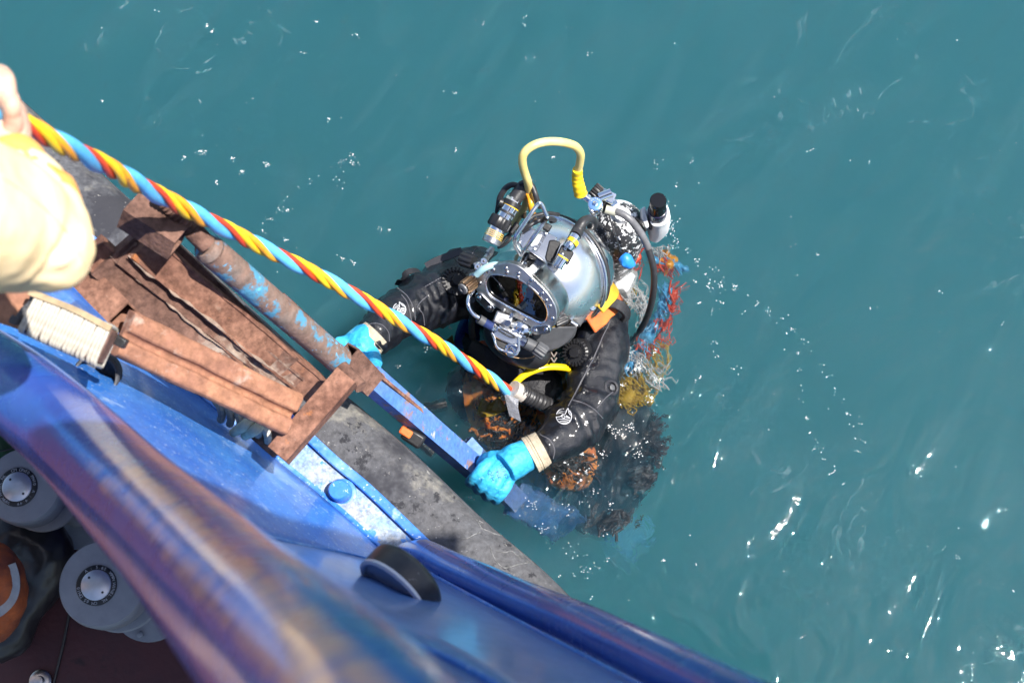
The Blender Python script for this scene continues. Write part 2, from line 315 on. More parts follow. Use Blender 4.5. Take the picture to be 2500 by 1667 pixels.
# ================================================================ WATER
def water_material():
    m = bpy.data.materials.new('sea_water'); m.use_nodes = True; t = m.node_tree; t.nodes.remove(t.nodes['Principled BSDF'])
    N = t.nodes.new; L = t.links.new; out = t.nodes['Material Output']
    tc = N('ShaderNodeTexCoord'); add = None
    def wave(scale, amp, detail, stretch=(1, 1, 1), rot=0, dist=.4):
        mp = N('ShaderNodeMapping'); mp.inputs['Scale'].default_value = stretch; vr = N('ShaderNodeVectorRotate'); vr.rotation_type = 'Z_AXIS'; vr.inputs['Angle'].default_value = R(rot); L(tc.outputs['Object'], vr.inputs['Vector']); L(vr.outputs[0], mp.inputs[0])
        n = N('ShaderNodeTexNoise'); n.inputs['Scale'].default_value = scale; n.inputs['Detail'].default_value = detail; n.inputs['Roughness'].default_value = .55; n.inputs['Distortion'].default_value = dist
        L(mp.outputs[0], n.inputs['Vector']); k = N('ShaderNodeMath'); k.operation = 'MULTIPLY'; k.inputs[1].default_value = amp; L(n.outputs[0], k.inputs[0]); return k.outputs[0], n.outputs[0]
    a, _ = wave(1.3, .045, 2, (1, .6, 1), 35); b, _ = wave(5.0, .0120, 3, (1, .7, 1), 20, .8); c, _ = wave(20, .0021, 3, (1, .8, 1), -20, 1.0)
    # disturbed water round the diver: a finer chop that dies away with distance
    d, _ = wave(24, .0086, 3, (1, .55, 1), 30, .6)
    pos = N('ShaderNodeVectorMath'); pos.operation = 'DISTANCE'; L(tc.outputs['Object'], pos.inputs[0]); pos.inputs[1].default_value = tuple(WC)
    mr = N('ShaderNodeMapRange'); mr.inputs[1].default_value = .18; mr.inputs[2].default_value = .50; mr.inputs[3].default_value = 1.0; mr.inputs[4].default_value = .0; L(pos.outputs['Value'], mr.inputs[0])
    dm = N('ShaderNodeMath'); dm.operation = 'MULTIPLY'; L(d, dm.inputs[0]); L(mr.outputs[0], dm.inputs[1])
    s1 = N('ShaderNodeMath'); L(a, s1.inputs[0]); L(b, s1.inputs[1]); s2 = N('ShaderNodeMath'); L(s1.outputs[0], s2.inputs[0]); L(c, s2.inputs[1]); s3 = N('ShaderNodeMath'); L(s2.outputs[0], s3.inputs[0]); L(dm.outputs[0], s3.inputs[1])
    bp = N('ShaderNodeBump'); bp.inputs['Strength'].default_value = 1; bp.inputs['Distance'].default_value = 1; L(s3.outputs[0], bp.inputs['Height'])
    fr = N('ShaderNodeFresnel'); fr.inputs['IOR'].default_value = 1.33; L(bp.outputs[0], fr.inputs['Normal'])
    gl = N('ShaderNodeBsdfGlossy'); gl.inputs['Roughness'].default_value = .022; gl.inputs['Color'].default_value = (1, 1, 1, 1); L(bp.outputs[0], gl.inputs['Normal'])
    tr = N('ShaderNodeBsdfTransparent'); rf = N('ShaderNodeBsdfRefraction'); rf.inputs['IOR'].default_value = 1.33; rf.inputs['Roughness'].default_value = 0.0; L(bp.outputs[0], rf.inputs['Normal'])
    m1 = N('ShaderNodeMixShader'); m1.inputs[0].default_value = REFR; L(tr.outputs[0], m1.inputs[1]); L(rf.outputs[0], m1.inputs[2])
    # thin foam traces, and uneven sky reflection painted as pale streaks on the water
    _, f1 = wave(7, 1, 8, (1, .30, 1), 38, 2.2); _, f3 = wave(1.1, 1, 3, (1, .5, 1), 60, .6)
    fr2 = N('ShaderNodeMapRange'); fr2.inputs[1].default_value = .50; fr2.inputs[2].default_value = .80; fr2.inputs[3].default_value = 0; fr2.inputs[4].default_value = .013; fm = N('ShaderNodeMath'); fm.operation = 'MULTIPLY_ADD'; L(f3, fm.inputs[0]); fm.inputs[1].default_value = .5; L(f1, fm.inputs[2]); fs_ = N('ShaderNodeMath'); fs_.operation = 'SUBTRACT'; L(fm.outputs[0], fs_.inputs[0]); fs_.inputs[1].default_value = .25; L(fs_.outputs[0], fr2.inputs[0])
    # hair-thin curved pale filaments in loose patches
    _, g1 = wave(3.4, 1, 5, (1, .55, 1), 40, 1.4); _, g2 = wave(1.3, 1, 2, (1, 1, 1), 0, 0); _, g3 = wave(30, 1, 3, (1, 1, 1), 0, 0)
    ab = N('ShaderNodeMath'); ab.operation = 'SUBTRACT'; L(g1, ab.inputs[0]); ab.inputs[1].default_value = .5; a2 = N('ShaderNodeMath'); a2.operation = 'ABSOLUTE'; L(ab.outputs[0], a2.inputs[0])
    rg = N('ShaderNodeMapRange'); rg.inputs[1].default_value = 0; rg.inputs[2].default_value = .008; rg.inputs[3].default_value = .17; rg.inputs[4].default_value = 0; L(a2.outputs[0], rg.inputs[0])
    mk = N('ShaderNodeMapRange'); mk.inputs[1].default_value = .48; mk.inputs[2].default_value = .66; L(g2, mk.inputs[0]); mk3 = N('ShaderNodeMapRange'); mk3.inputs[1].default_value = .42; mk3.inputs[2].default_value = .62; L(g3, mk3.inputs[0])
    q1 = N('ShaderNodeMath'); q1.operation = 'MULTIPLY'; L(rg.outputs[0], q1.inputs[0]); L(mk.outputs[0], q1.inputs[1]); q2 = N('ShaderNodeMath'); q2.operation = 'MULTIPLY'; L(q1.outputs[0], q2.inputs[0]); L(mk3.outputs[0], q2.inputs[1])
    q3 = N('ShaderNodeMath'); L(q2.outputs[0], q3.inputs[0]); L(fr2.outputs[0], q3.inputs[1]); fr2 = q3
    df = N('ShaderNodeBsdfDiffuse'); df.inputs[0].default_value = (.55, .68, .72, 1)
    m0 = N('ShaderNodeMixShader'); L(fr2.outputs[0], m0.inputs[0]); L(m1.outputs[0], m0.inputs[1]); L(df.outputs[0], m0.inputs[2])
    m2 = N('ShaderNodeMixShader'); L(fr.outputs[0], m2.inputs[0]); L(m0.outputs[0], m2.inputs[1]); L(gl.outputs[0], m2.inputs[2]); L(m2.outputs[0], out.inputs['Surface'])
    vo = N('ShaderNodeVolumePrincipled'); vo.inputs['Density'].default_value = VDENS; vo.inputs['Color'].default_value = (*VCOL, 1)
    vo.inputs['Absorption Color'].default_value = (*VABS, 1); vo.inputs['Anisotropy'].default_value = .0
    L(vo.outputs[0], out.inputs['Volume']); return m
WC = Z(1440, 960, 0); REFR = .72; VDENS = 1.5; VCOL = (.097, .39, .60); VABS = (.30, .62, .66)
# the sea: a closed body of water, gently waved on top, reaching to the horizon
xs = [-600, -60, -12, -6] + [-4 + .08 * i for i in range(101)] + [6, 12, 60, 600]
ys = [-600, -60, -12, -6] + [-3 + .08 * i for i in range(101)] + [7, 12, 60, 600]
def wz(x, y): return 0 if abs(x) > 5.5 or y > 6.5 or y < -5 else .012 * noise.noise(Vector((x * .9, y * .7, 3)))
m = M(); nx = len(xs); top = [Vector((x, y, wz(x, y))) for y in ys for x in xs]; fs = []
for j in range(len(ys) - 1):
    for i in range(nx - 1): fs.append([j * nx + i, j * nx + i + 1, (j + 1) * nx + i + 1, (j + 1) * nx + i])
b0 = len(top); top += [Vector((-600, -600, -7)), Vector((600, -600, -7)), Vector((600, 600, -7)), Vector((-600, 600, -7))]
fs += [[b0 + 3, b0 + 2, b0 + 1, b0]]
fs += [[b0, b0 + 1] + [i for i in range(nx)][::-1]]
fs += [[b0 + 1, b0 + 2] + [j * nx + nx - 1 for j in range(len(ys))][::-1]]
fs += [[b0 + 2, b0 + 3] + [(len(ys) - 1) * nx + i for i in range(nx)]]
fs += [[b0 + 3, b0] + [j * nx for j in range(len(ys))]]
m.add(top, fs)
me = bpy.data.meshes.new('water'); me.from_pydata(m.v, [], m.f); me.update(); me.materials.append(water_material())
wo = bpy.data.objects.new('water', me); COL.objects.link(wo); wo['kind'] = 'structure'; me.polygons.foreach_set('use_smooth', [True] * len(me.polygons)); me.set_sharp_from_angle(angle=R(50))
bed = M(); bed.box((0, 0, -7.3), (620, 0, 0), (0, 620, 0), (0, 0, .2))
struct('seabed', bed, mat('seabed', (.01, .05, .06), .9, var=.3, vscale=.5))

# ================================================================ BOAT
boat = thing('workboat', Z(0, 1500, .2), 'blue steel workboat with grey rubber fender and red deck the diver comes alongside', 'boat')
OUT = [(-420, -180), (-150, 65), (38, 230), (302, 473), (509, 655), (800, 926), (1002, 1098), (1174, 1262), (1300, 1368), (1388, 1452), (1600, 1675), (1900, 2000)]
INN = [(-600, -160), (-330, 90), (-120, 285), (110, 485), (310, 655), (570, 885), (803, 1108), (906, 1196), (1036, 1320), (1150, 1425), (1350, 1620), (1650, 1950)]
LIP = [(-680, -60), (-400, 190), (-190, 385), (40, 585), (240, 755), (500, 980), (676, 1123), (772, 1200), (870, 1285), (960, 1375), (1160, 1570), (1460, 1900)]
def zz(pl, z): return [Z(x, y, z) for x, y in pl]
o_ = smooth_path(zz(OUT, .40), 5); i_ = smooth_path(zz(INN, .50), 5); l_ = smooth_path(zz(LIP, .53), 5)
# rubber fender: D section swept along the side
m = M(); rws = []
for a, b in zip(o_, i_):
    a = Vector(a); b = Vector((b.x, b.y, .505)); h = a - b; h.z = 0; e = h.normalized(); wd = h.length
    rws.append([b + Vector((0, 0, -.22)), b, b + e * wd * .45 + Vector((0, 0, .006)), b + e * wd * .75 + Vector((0, 0, -.012)), b + e * wd * .92 + Vector((0, 0, -.042)), a + Vector((0, 0, .0)), a - e * .01 + Vector((0, 0, -.05)), a - e * .05 + Vector((0, 0, -.11))])
m.rows([r_[::-1] for r_ in rws])
build('rubber_fender', m, rubber, boat, angle=60)
# thin blue flat bar holding the fender, worn white ledge, lip weld
m = M()
for off, w_, h_ in ((0, .011, .022),):
    c_ = [b.lerp(l, .04) for b, l in zip(i_, l_)]
    m.sweep([(-w_, -.02), (w_, -.02), (w_, h_), (-w_, h_)], [Vector((q.x, q.y, .50)) for q in c_], (0, 0, 1))
build('retaining_bar', m, blue_paint, boat, bevel=.003)
m = M(); m.rows([[Vector((l.x, l.y, .518)), Vector(b.lerp(l, .5)) * 1, Vector((b.x, b.y, .500))] for b, l in zip(i_, l_)])
for v_ in m.v: v_.z = min(v_.z, .516)
build('ledge', m, worn_white, boat, angle=180)
m = M(); m.sweep([(-.010, -.01), (.010, -.01), (.008, .006), (-.004, .010), (-.010, .006)], [Vector((q.x, q.y, .517)) for q in l_], (0, 0, 1)); build('weld_edge', m, blue_paint, boat)
# hull side under the fender
m = M(); m.rows([[Vector((b.x, b.y, -1.6)) + Vector((-.1, -.1, 0)), Vector((b.x, b.y, .46))] for b in i_]); build('hull_side', m, blue_paint, boat)
# stud on the ledge
m = M(); bc = Z(835, 1203, .51); m.lathe(bc, (-.10, .02, 1), [(.024, 0), (.024, .034), (.020, .040), (.004, .041)], 24); m.lathe(bc, (0, 0, 1), [(.032, 0), (.031, .004), (.024, .006)], 24); build('stud', m, blue_paint, boat)
# bulwark rail: big pipe, low on the left, bent at the elbow and climbing towards the camera
T1 = [(-500, 620, 2.75), (-220, 790, 2.58), (0, 925, 2.42), (110, 1010, 2.30), (200, 1092, 2.17), (305, 1200, 1.96), (430, 1322, 1.69), (560, 1460, 1.42), (700, 1600, 1.17), (830, 1745, 1.0), (960, 1900, .88), (1120, 2100, .78), (1350, 2400, .68)]
tr = smooth_path([P(*q) for q in T1], 6)
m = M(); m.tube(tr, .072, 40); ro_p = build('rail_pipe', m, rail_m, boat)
at_ = ro_p.data.attributes.new('orange_sheen', 'FLOAT', 'POINT'); wv = []  # painted orange reflection streaks, set by angle to the camera
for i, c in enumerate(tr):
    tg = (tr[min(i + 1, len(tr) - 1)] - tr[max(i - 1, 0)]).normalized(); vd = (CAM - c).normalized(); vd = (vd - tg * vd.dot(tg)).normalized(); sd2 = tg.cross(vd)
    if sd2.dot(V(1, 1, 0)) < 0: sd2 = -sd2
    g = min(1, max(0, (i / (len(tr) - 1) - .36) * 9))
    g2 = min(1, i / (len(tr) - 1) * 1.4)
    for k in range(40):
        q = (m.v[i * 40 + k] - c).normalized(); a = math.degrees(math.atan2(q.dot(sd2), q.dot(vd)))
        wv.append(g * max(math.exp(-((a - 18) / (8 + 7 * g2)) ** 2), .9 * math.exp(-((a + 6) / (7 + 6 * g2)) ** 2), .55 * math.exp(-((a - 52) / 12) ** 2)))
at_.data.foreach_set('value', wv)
# bulwark plate from the lip up to the rail pipe
TOPL = [(-760, 300, 2.78), (-480, 560, 2.70), (-220, 760, 2.58), (0, 900, 2.42), (200, 1075, 2.19), (320, 1180, 2.02), (460, 1260, 2.05), (580, 1300, 2.18), (700, 1330, 2.42), (800, 1352, 2.62), (925, 1388, 2.86), (1000, 1420, 2.93)]
LP = [Z(x, y, .525) for x, y in [(-700, -60), (-400, 190), (-190, 385), (40, 585), (240, 755), (370, 868), (500, 980), (590, 1050), (676, 1123), (772, 1200), (860, 1276), (935, 1348)]]
ru = smooth_path([P(*q) for q in TOPL], 4); rl = smooth_path(LP, 4)
m = M(); m.rows([[a.lerp(b, k / 8) + Vector((0, 0, .012 * noise.noise(a.lerp(b, k / 8) * 3))) for k in range(9)] for a, b in zip(rl, ru)])
bp_ = build('bulwark_plate', m, blue_paint, boat, angle=180); sm_ = bp_.modifiers.new('s', 'SOLIDIFY'); sm_.thickness = .01; sm_.offset = -1
# lower shaded plate that sweeps up to the pipe rim on the right
SEAM = [(330, 1180, 2.02), (460, 1258, 2.05), (580, 1290, 2.18), (700, 1322, 2.42), (842, 1350, 2.68), (925, 1368, 2.86), (975, 1362, 2.92), (1059, 1406, 2.76), (1250, 1509, 2.32), (1500, 1640, 1.95), (1700, 1745, 1.72), (1900, 1850, 1.55)]
SPK = [(350, 1240, 1.95), (430, 1290, 1.92), (510, 1320, 1.90), (590, 1345, 1.92), (676, 1385, 1.93), (780, 1440, 1.90), (860, 1490, 1.85), (925, 1535, 1.80), (1116, 1620, 1.65), (1250, 1700, 1.52), (1400, 1800, 1.4), (1550, 1900, 1.3)]
sa = smooth_path([P(*q) for q in SEAM], 4); sb = smooth_path([P(*q) for q in SPK], 4)
m = M(); m.rows([[a.lerp(b, k / 6) + V(0, 0, -.02 * math.sin(math.pi * k / 6)) for k in range(7)] for a, b in zip(sa, sb)])
q_ = build('flare_plate', m, blue_dull, boat, angle=180); s_ = q_.modifiers.new('s', 'SOLIDIFY'); s_.thickness = .01
m = M(); m.tube([q + V(0, 0, .002) for q in sa[:26]], .004, 8); m.tube([q + V(0, 0, .002) for q in sa[26:]], .005, 8); build('weld_bead', m, blue_paint, boat)
# inner stiffener plate between the speckled edge and the near pipe
LOW = [(345, 1262, 1.97), (450, 1350, 1.86), (540, 1420, 1.76), (600, 1470, 1.68), (680, 1540, 1.58), (760, 1610, 1.48), (830, 1690, 1.4), (880, 1760, 1.35), (960, 1850, 1.3), (1030, 1930, 1.25), (1100, 2010, 1.2), (1180, 2080, 1.15)]
sc_ = smooth_path([P(*q) for q in LOW], 4)
m = M(); m.rows([[a.lerp(b, k / 5) for k in range(6)] for a, b in zip(sb, sc_)]); q_ = build('stiffener_plate', m, blue_dull, boat, angle=180); s_ = q_.modifiers.new('s', 'SOLIDIFY'); s_.thickness = .008
m = M(); m.tube(sb, .006, 8); build('plate_edge', m, blue_paint, boat)
# outer half pipe rim climbing to the right
T2 = [(985, 1338, 3.02), (1035, 1352, 2.92), (1110, 1392, 2.75), (1174, 1422, 2.62), (1270, 1468, 2.44), (1388, 1518, 2.24), (1500, 1572, 2.08), (1680, 1660, 1.86), (1860, 1748, 1.68), (2050, 1850, 1.5)]
m = M(); m.tube(smooth_path([P(*q) for q in T2], 6), lerp_list([.012, .030, .034, .036, .037, .038, .039, .040, .040, .040], 55), 28); build('rim_pipe', m, rail_m, boat)
# deck
m = M(); dk = [Vector((-3.2, -.6, .2)), Vector((1.6, -.6, .2)), Vector((.9, -.1, .2)), Vector((.1, .35, .2)), Vector((-.62, .9, .2)), Vector((-1.3, 1.45, .2)), Vector((-3.2, 2.4, .2))]
m.prism(dk, (0, 0, -.1)); build('deck', m, deck_red, boat, smooth=False)
m = M(); m.tube([Z(*k3(*q), .2035) for q in ((455, 600), (470, 800), (465, 1060), (440, 1180), (410, 1330), (350, 1568))], .0035, 6); build('deck_seam', m, hose_black, boat)
def inner_side(): # inner face of the hull below the rail
    m = M(); m.rows([[q + Vector((0, 0, -.05)), Vector((q.x + .05, q.y + .03, .2))] for q in tr]); return m
build('inner_plating', inner_side(), blue_gloss, boat)

# tank vent heads on the deck
def arc_text(m, s, c, u, w_, rad, size, mid, spread, flip=1):
    n = len(s)
    for i, ch in enumerate(s):
        if ch == ' ': continue
        a = mid - flip * spread * (i - (n - 1) / 2); vs, fs = text2d(ch, size)
        rd = u * math.cos(a) + w_ * math.sin(a); tg = (u * math.sin(a) - w_ * math.cos(a)) * flip
        m.add([c + rd * (rad + q.y * flip) + tg * q.x for q in vs], fs)
def vent(cx, cy, t, rcap, words, mids, spr, rot=0):
    c = P(cx, cy, t); X = cR; ax = Vector((0, 0, 1)); Yv = Vector((0, 1, 0)); cc = c + X * .010 + Yv * .004
    h = c.z - .2
    b = M(); b.lathe(cc, ax, [(.030, -h), (.030, -.20), (.050, -.185), (.060, -.12), (.058, -.085), (rcap * .93, -.075), (rcap * .99, -.062), (rcap, -.02), (rcap * .985, -.009), (rcap * .95, -.0025), (rcap * .6, -.001), (.02, 0)], 56)
    o = build('vent_head', b, vent_grey, boat, angle=50)
    b = M(); b.lathe(cc + Vector((.012, 0, 0)), ax, [(rcap * .86, -.125), (rcap * .98, -.122), (rcap * 1.0, -.116), (rcap * .97, -.110), (rcap * .80, -.108)], 56); build('vent_flange', b, vent_grey, o)
    b = M(); b.lathe(Vector((cc.x, cc.y, .2)), ax, [(rcap * .98, .002), (rcap * .98, .014), (rcap * .6, .016)], 40)
    build('base_flange', b, vent_grey, o)
    for k in range(6):
        a = k * math.pi / 3 + .3; b = M(); b.lathe(Vector((cc.x + math.cos(a) * rcap * .82, cc.y + math.sin(a) * rcap * .82, .214)), ax, [(.008, 0), (.008, .010), (.004, .012)], 6); build('bolt', b, vent_grey, o)
    b = M(); b.lathe(c, ax, [(.042, -.002), (.042, .0022), (.041, .003), (.03, .003)], 48); build('label_ring', b, blackp, o)
    b = M(); b.lathe(c, ax, [(.0315, .001), (.0315, .0050), (.0300, .0062), (.005, .0062)], 48); d = build('disc', b, disc_m, o)
    for s_ in (-1, 1):
        a = R(-45 + rot) ; b = M(); b.lathe(c + (X * math.cos(a) + Yv * math.sin(a)) * .0215 * s_, ax, [(.0027, .0055), (.0026, .0068), (.001, .0068)], 14); build('pin_hole', b, blackp, d)
    b = M()
    for s_, md in zip(words, mids): arc_text(b, s_, c + ax * .0034, X, Yv, .0367, .0092, R(md), R(spr))
    build('lettering', b, white_mark, o, smooth=False)
vent(*k3(115, 290), 3.02, .083, ['WWW.WINEL.NL', 'CM DN50 PN10', 'A : 4.49'], [192, 60, -48], 9.3)
vent(*k3(630, 930), 2.95, .092, ['WWW.WINEL.NL', 'CM 65 DN10', 'A : 5.65'], [-12, 232, 97], 9.3)
# pad eye on the deck, drain boss
m = M(); m.lathe(Z(*k3(410, 925), .2), (0, 0, 1), [(.024, .001), (.024, .012), (.020, .016), (.010, .016), (.009, .006)], 28); build('deck_socket', m, vent_grey, boat)
m = M(); m.lathe(Z(*k3(270, 1555), .2), (0, 0, 1), [(.026, .001), (.026, .01), (.021, .014), (.012, .014), (.010, .024), (.003, .025)], 20); build('deck_socket', m, steel_dull, boat)
# white-rimmed roller let into the plate
rc = P(962, 1442, 2.31); ra = V(-.62, -.62, .52).normalized(); rr_ = .070
m = M(); m.lathe(rc, ra, [(rr_ * .9, -.042), (rr_ * .985, -.037), (rr_, -.03), (rr_, -.008), (rr_ * .98, 0), (rr_ * .86, .002), (rr_ * .84, -.012), (rr_ * .3, -.014)], 56); ro = build('roller', m, mat('roller_black', (.035, .036, .04), .35, col2=(.02, .02, .024), vscale=14, bump=.2, spots=[((.5, .5, .52), 34, .66, .06)]), boat, angle=50)
m = M(); m.lathe(rc, ra, [(rr_ * .99, -.001), (rr_ * 1.0, .004), (rr_ * .93, .007), (rr_ * .86, .005), (rr_ * .85, .0)], 56); build('white_rim', m, mat('rim_white', (.62, .63, .68), .35, spots=[((.3, .3, .35), 20, .62, .1)]), ro)
u_ = ra.orthogonal().normalized(); w_ = ra.cross(u_)
for k in range(8):
    a = k * math.pi / 4; m = M(); m.lathe(rc + (u_ * math.cos(a) + w_ * math.sin(a)) * rr_ * .60, ra, [(.0105, -.02), (.0105, -.0125), (.006, -.0120)], 18); build('bolt_hole', m, blackp, ro)
# round bollard stub on the plate beside the wrapped block
bc = P(*k2(640, 740), 2.62); m = M(); m.lathe(bc, V(.20, -.05, 1), [(.042, -.10), (.042, -.006), (.040, 0), (.036, .001), (.034, -.05), (.02, -.051)], 40); build('pipe_stub', m, rubber, boat, angle=50)

# added unseen slab above right of the camera, placed to shade deck and near rail
m = M(); m.prism([Vector(q) for q in ((.15, .45, 3.32), (.65, .39, 3.32), (1.2, .43, 3.32), (1.2, -2.6, 3.32), (.15, -2.6, 3.32))], (0, 0, .06)); build('shade_slab', m, mat('shade_slab_paint', (.55, .56, .55), .5), boat, smooth=False)
for x_, y_ in ((1.15, -.35), (1.15, -2.5), (.25, -2.5)):
    m = M(); m.cyl((x_, y_, .2), (x_, y_, 3.32), .025, 16); build('shade_slab_post', m, blue_paint, boat)  # posts added to carry the unseen slab

# dried salt lines on the fender
bpy.context.view_layer.update(); fen = bpy.data.objects['rubber_fender']; m = M()
for L in (((1470, 450), (1510, 500), (1600, 530), (1640, 540)), ((1550, 600), (1590, 690), (1640, 740), (1720, 730), (1820, 715)), ((1380, 560), (1450, 540), (1500, 520)), ((1600, 640), (1680, 640), (1740, 660)), ((1480, 450), (1560, 455), (1620, 500))):
    pts = []
    for v in smooth_path([Vector((*k4(x, y), 0)) for x, y in L], 8):
        v += Vector((noise.noise(v * .05), noise.noise(v * .05 + Vector((7, 0, 0))), 0)) * 7; h, _ = hit(fen, v.x, v.y, .0002)
        if h: pts.append(h)
    if len(pts) > 2: m.tube(pts, [.0010 + .0010 * abs(noise.noise(p * 50)) for p in pts], 5)
build('salt_line', m, mat('salt', (.20, .20, .20), .9, var=.6, vscale=90), boat)
# ================================================================ LADDER
lad = thing('ladder', P(860, 900, 3.0), 'rusty channel steel dive ladder with blue legs hanging over the side of the boat', 'ladder')
TOW = V(0, 0, 1)
def jit(m, a=.0012, s=40):
    for q in m.v: q += Vector((noise.noise(q * s), noise.noise(q * s + Vector((9, 0, 0))), noise.noise(q * s + Vector((0, 9, 0))))) * a
    return m
def sub_path(a, b, n=14): return [a.lerp(b, k / n) for k in range(n + 1)]
def channel(a, b, hw, dp, matl, name='channel', th=.005, up=None, mir=1):
    """open C section, hollow side up, hw half width, dp depth"""
    pr = [(-hw, 0), (-hw, -dp), (hw, -dp), (hw, 0), (hw - th, 0), (hw - th, -dp + th), (-hw + th, -dp + th), (-hw + th, 0)]
    m = M(); m.sweep([(x * mir, y) for x, y in pr][::mir], sub_path(a, b), up or TOW); jit(m); return build(name, m, matl, lad, bevel=.0012, angle=30)
def rhs(a, b, hw, hh, matl, name='square_tube', up=None, th=.004, open_end=True):
    m = M(); a = Vector(a); b = Vector(b); up = Vector(up or TOW); t = (b - a).normalized(); sd_ = t.cross(up).normalized(); uu = sd_.cross(t)
    def rect(c, w_, h_): return [c + sd_ * x + uu * y for x, y in ((-w_, -h_), (w_, -h_), (w_, h_), (-w_, h_))]
    n = 12; vs = []; fs = []
    for k in range(n + 1): vs += rect(a.lerp(b, k / n), hw, hh)
    for k in range(n):
        for i in range(4): fs.append([k * 4 + i, k * 4 + (i + 1) % 4, k * 4 + 4 + (i + 1) % 4, k * 4 + 4 + i])
    dep = min(.12, (b - a).length * .4)
    for (e, dr) in ((a, 1), (b, -1)):
        i0 = len(vs); vs += rect(e, hw, hh) + rect(e, hw - th, hh - th) + rect(e + t * dep * dr, hw - th, hh - th)
        for i in range(4):
            j = (i + 1) % 4
            fs.append([i0 + i, i0 + 4 + i, i0 + 4 + j, i0 + j][::-dr]); fs.append([i0 + 4 + i, i0 + 8 + i, i0 + 8 + j, i0 + 4 + j][::-dr])
        fs.append([i0 + 8 + i for i in range(4)][::dr])
    m.add(vs, fs); jit(m, .0006); return build(name, m, matl, lad, angle=30)
# short square tube lying across the top, its mouth open
rhs(P(312, 512, 2.53), P(436, 592, 2.54), .026, .026, rust_dark, up=V(.5, .75, 1))
# long sections lying side by side, scale packed in the joints
def k2p(x, y, t): return P(*k2(x, y), t)
def flat(a, b, hw, dp, matl, name='channel'):
    pr = [(-hw, -dp), (hw, -dp), (hw, -.002), (hw * .93, .0015), (hw * .80, .0015), (hw * .72, -.0022), (-hw * .72, -.0022), (-hw * .80, .0015), (-hw * .93, .0015), (-hw, -.002)]
    m = M(); m.sweep(pr, sub_path(a, b, 26), TOW); jit(m, .0022, 26); return build(name, m, matl, lad, angle=35)
flat(k2p(962, -122, 2.59), k2p(2128, 842, 2.96), .0305, .034, rust)
flat(k2p(850, -85, 2.60), k2p(1985, 815, 2.925), .0270, .030, rust_dark)
flat(k2p(620, -90, 2.59), k2p(1560, 720, 2.835), .0310, .034, rust)
m = M(); m.sweep([(-.075, -.03), (.075, -.03), (.075, -.009), (-.075, -.009)], sub_path(k2p(830, -110, 2.595), k2p(1830, 800, 2.885), 20), TOW); jit(m, .002); build('backing_plate', m, rust_dark, lad)
m = M()
for (x0, y0, x1, y1, r0) in ((860, -60, 1960, 790, .0026), (740, -60, 1540, 590, .0018)):
    pts = sub_path(k2p(x0, y0, 2.590), k2p(x1, y1, 2.590 + (x1 - x0) * .000273), 70); pts = [q + V(noise.noise(q * 30), noise.noise(q * 30 + Vector((4, 4, 4))), 0) * .004 for q in pts]
    m.tube(pts, [max(.0002, r0 * (.75 + 2.2 * noise.noise(q * 38))) for q in pts], 6)
build('salt_scale', m, mat('salt_scale', (.36, .26, .20), .95, var=.4, vscale=40, bump=.6), lad)
rhs(k2p(400, -90, 2.70), k2p(842, 352, 2.60), .0265, .030, rust, up=V(-.05, .3, 1))
# wide folded channel lying on top
hw = .044
m = M(); pr = [(-hw, -.028), (-hw, .0), (-hw * .82, .008), (-hw * .18, .008), (-hw * .06, -.004), (hw * .14, -.004), (hw * .26, .008), (hw * .84, .010), (hw, .0), (hw, -.03), (hw - .005, -.03), (0, -.018), (-hw + .005, -.028)]
m.sweep(pr, sub_path(k2p(838, 452, 2.53), k2p(1972, 1000, 2.80), 20), V(.1, .1, 1)); jit(m, .0022, 18); build('folded_channel', m, rust_orange, lad, bevel=.003, angle=50)
m = M(); jit(m.box(P(651, 1066, 2.98), (P(690, 1100, 2.98) - P(651, 1066, 2.98)), V(.018, .014, 0), V(0, 0, .012))); build('bracket', m, rust_dark, lad, bevel=.002)
# cross bar
rhs(P(848, 920, 2.86), P(680, 1112, 2.82), .0235, .024, rust, name='cross_bar', up=V(-.45, -.35, 1))
# spiral reinforcing rod and hinge pins
m = M(); a, b = P(386, 474, 2.50), P(500, 594, 2.58); pts = sub_path(a, b, 90); m.tube(pts, [.0125 + .0028 * math.sin(i * 1.05) for i in range(91)], 14); build('threaded_rod', m, rust_dark, lad)
# pipe sleeve
m = M(); a, b = P(512, 610, 2.60), P(828, 880, 2.99); m.tube(sub_path(a, b, 16), .0285, 28); build('pipe_sleeve', m, rust_blue, lad)
d_ = (a - b).normalized(); m = M(); m.lathe(a, d_, [(.0285, -.004), (.0285, .004), (.022, .016), (.008, .018)], 28); build('sleeve_cap', m, rust_blue, lad)
m = M(); m.lathe(P(815, 868, 2.975), -d_, [(.030, 0), (.0305, .014), (.0300, .022), (.0285, .024), (.024, .024), (.022, .002)], 28); build('collar', m, rust_blue, lad)
m = M(); m.cyl(P(812, 872, 2.98), P(882, 945, 2.94), .0145, 18); build('hinge_pin', m, rust_dark, lad)
m = M(); m.cyl(P(470, 562, 2.55), P(505, 598, 2.57), .018, 18); build('hinge_pin', m, rust_dark, lad)
# flat bar behind the pipe
m = M(); m.sweep([(-.004, -.02), (.012, -.02), (.012, .006), (-.004, .006)], sub_path(P(690, 720, 3.08), P(905, 915, 3.14)), TOW); build('flat_bar', m, rust, lad, bevel=.001)
m = M(); m.sweep([(-.004, -.02), (.010, -.02), (.010, .006), (-.004, .006)], sub_path(P(655, 700, 3.12), P(760, 790, 3.2)), TOW); build('flat_bar', m, blue_scuffed, lad, bevel=.001)
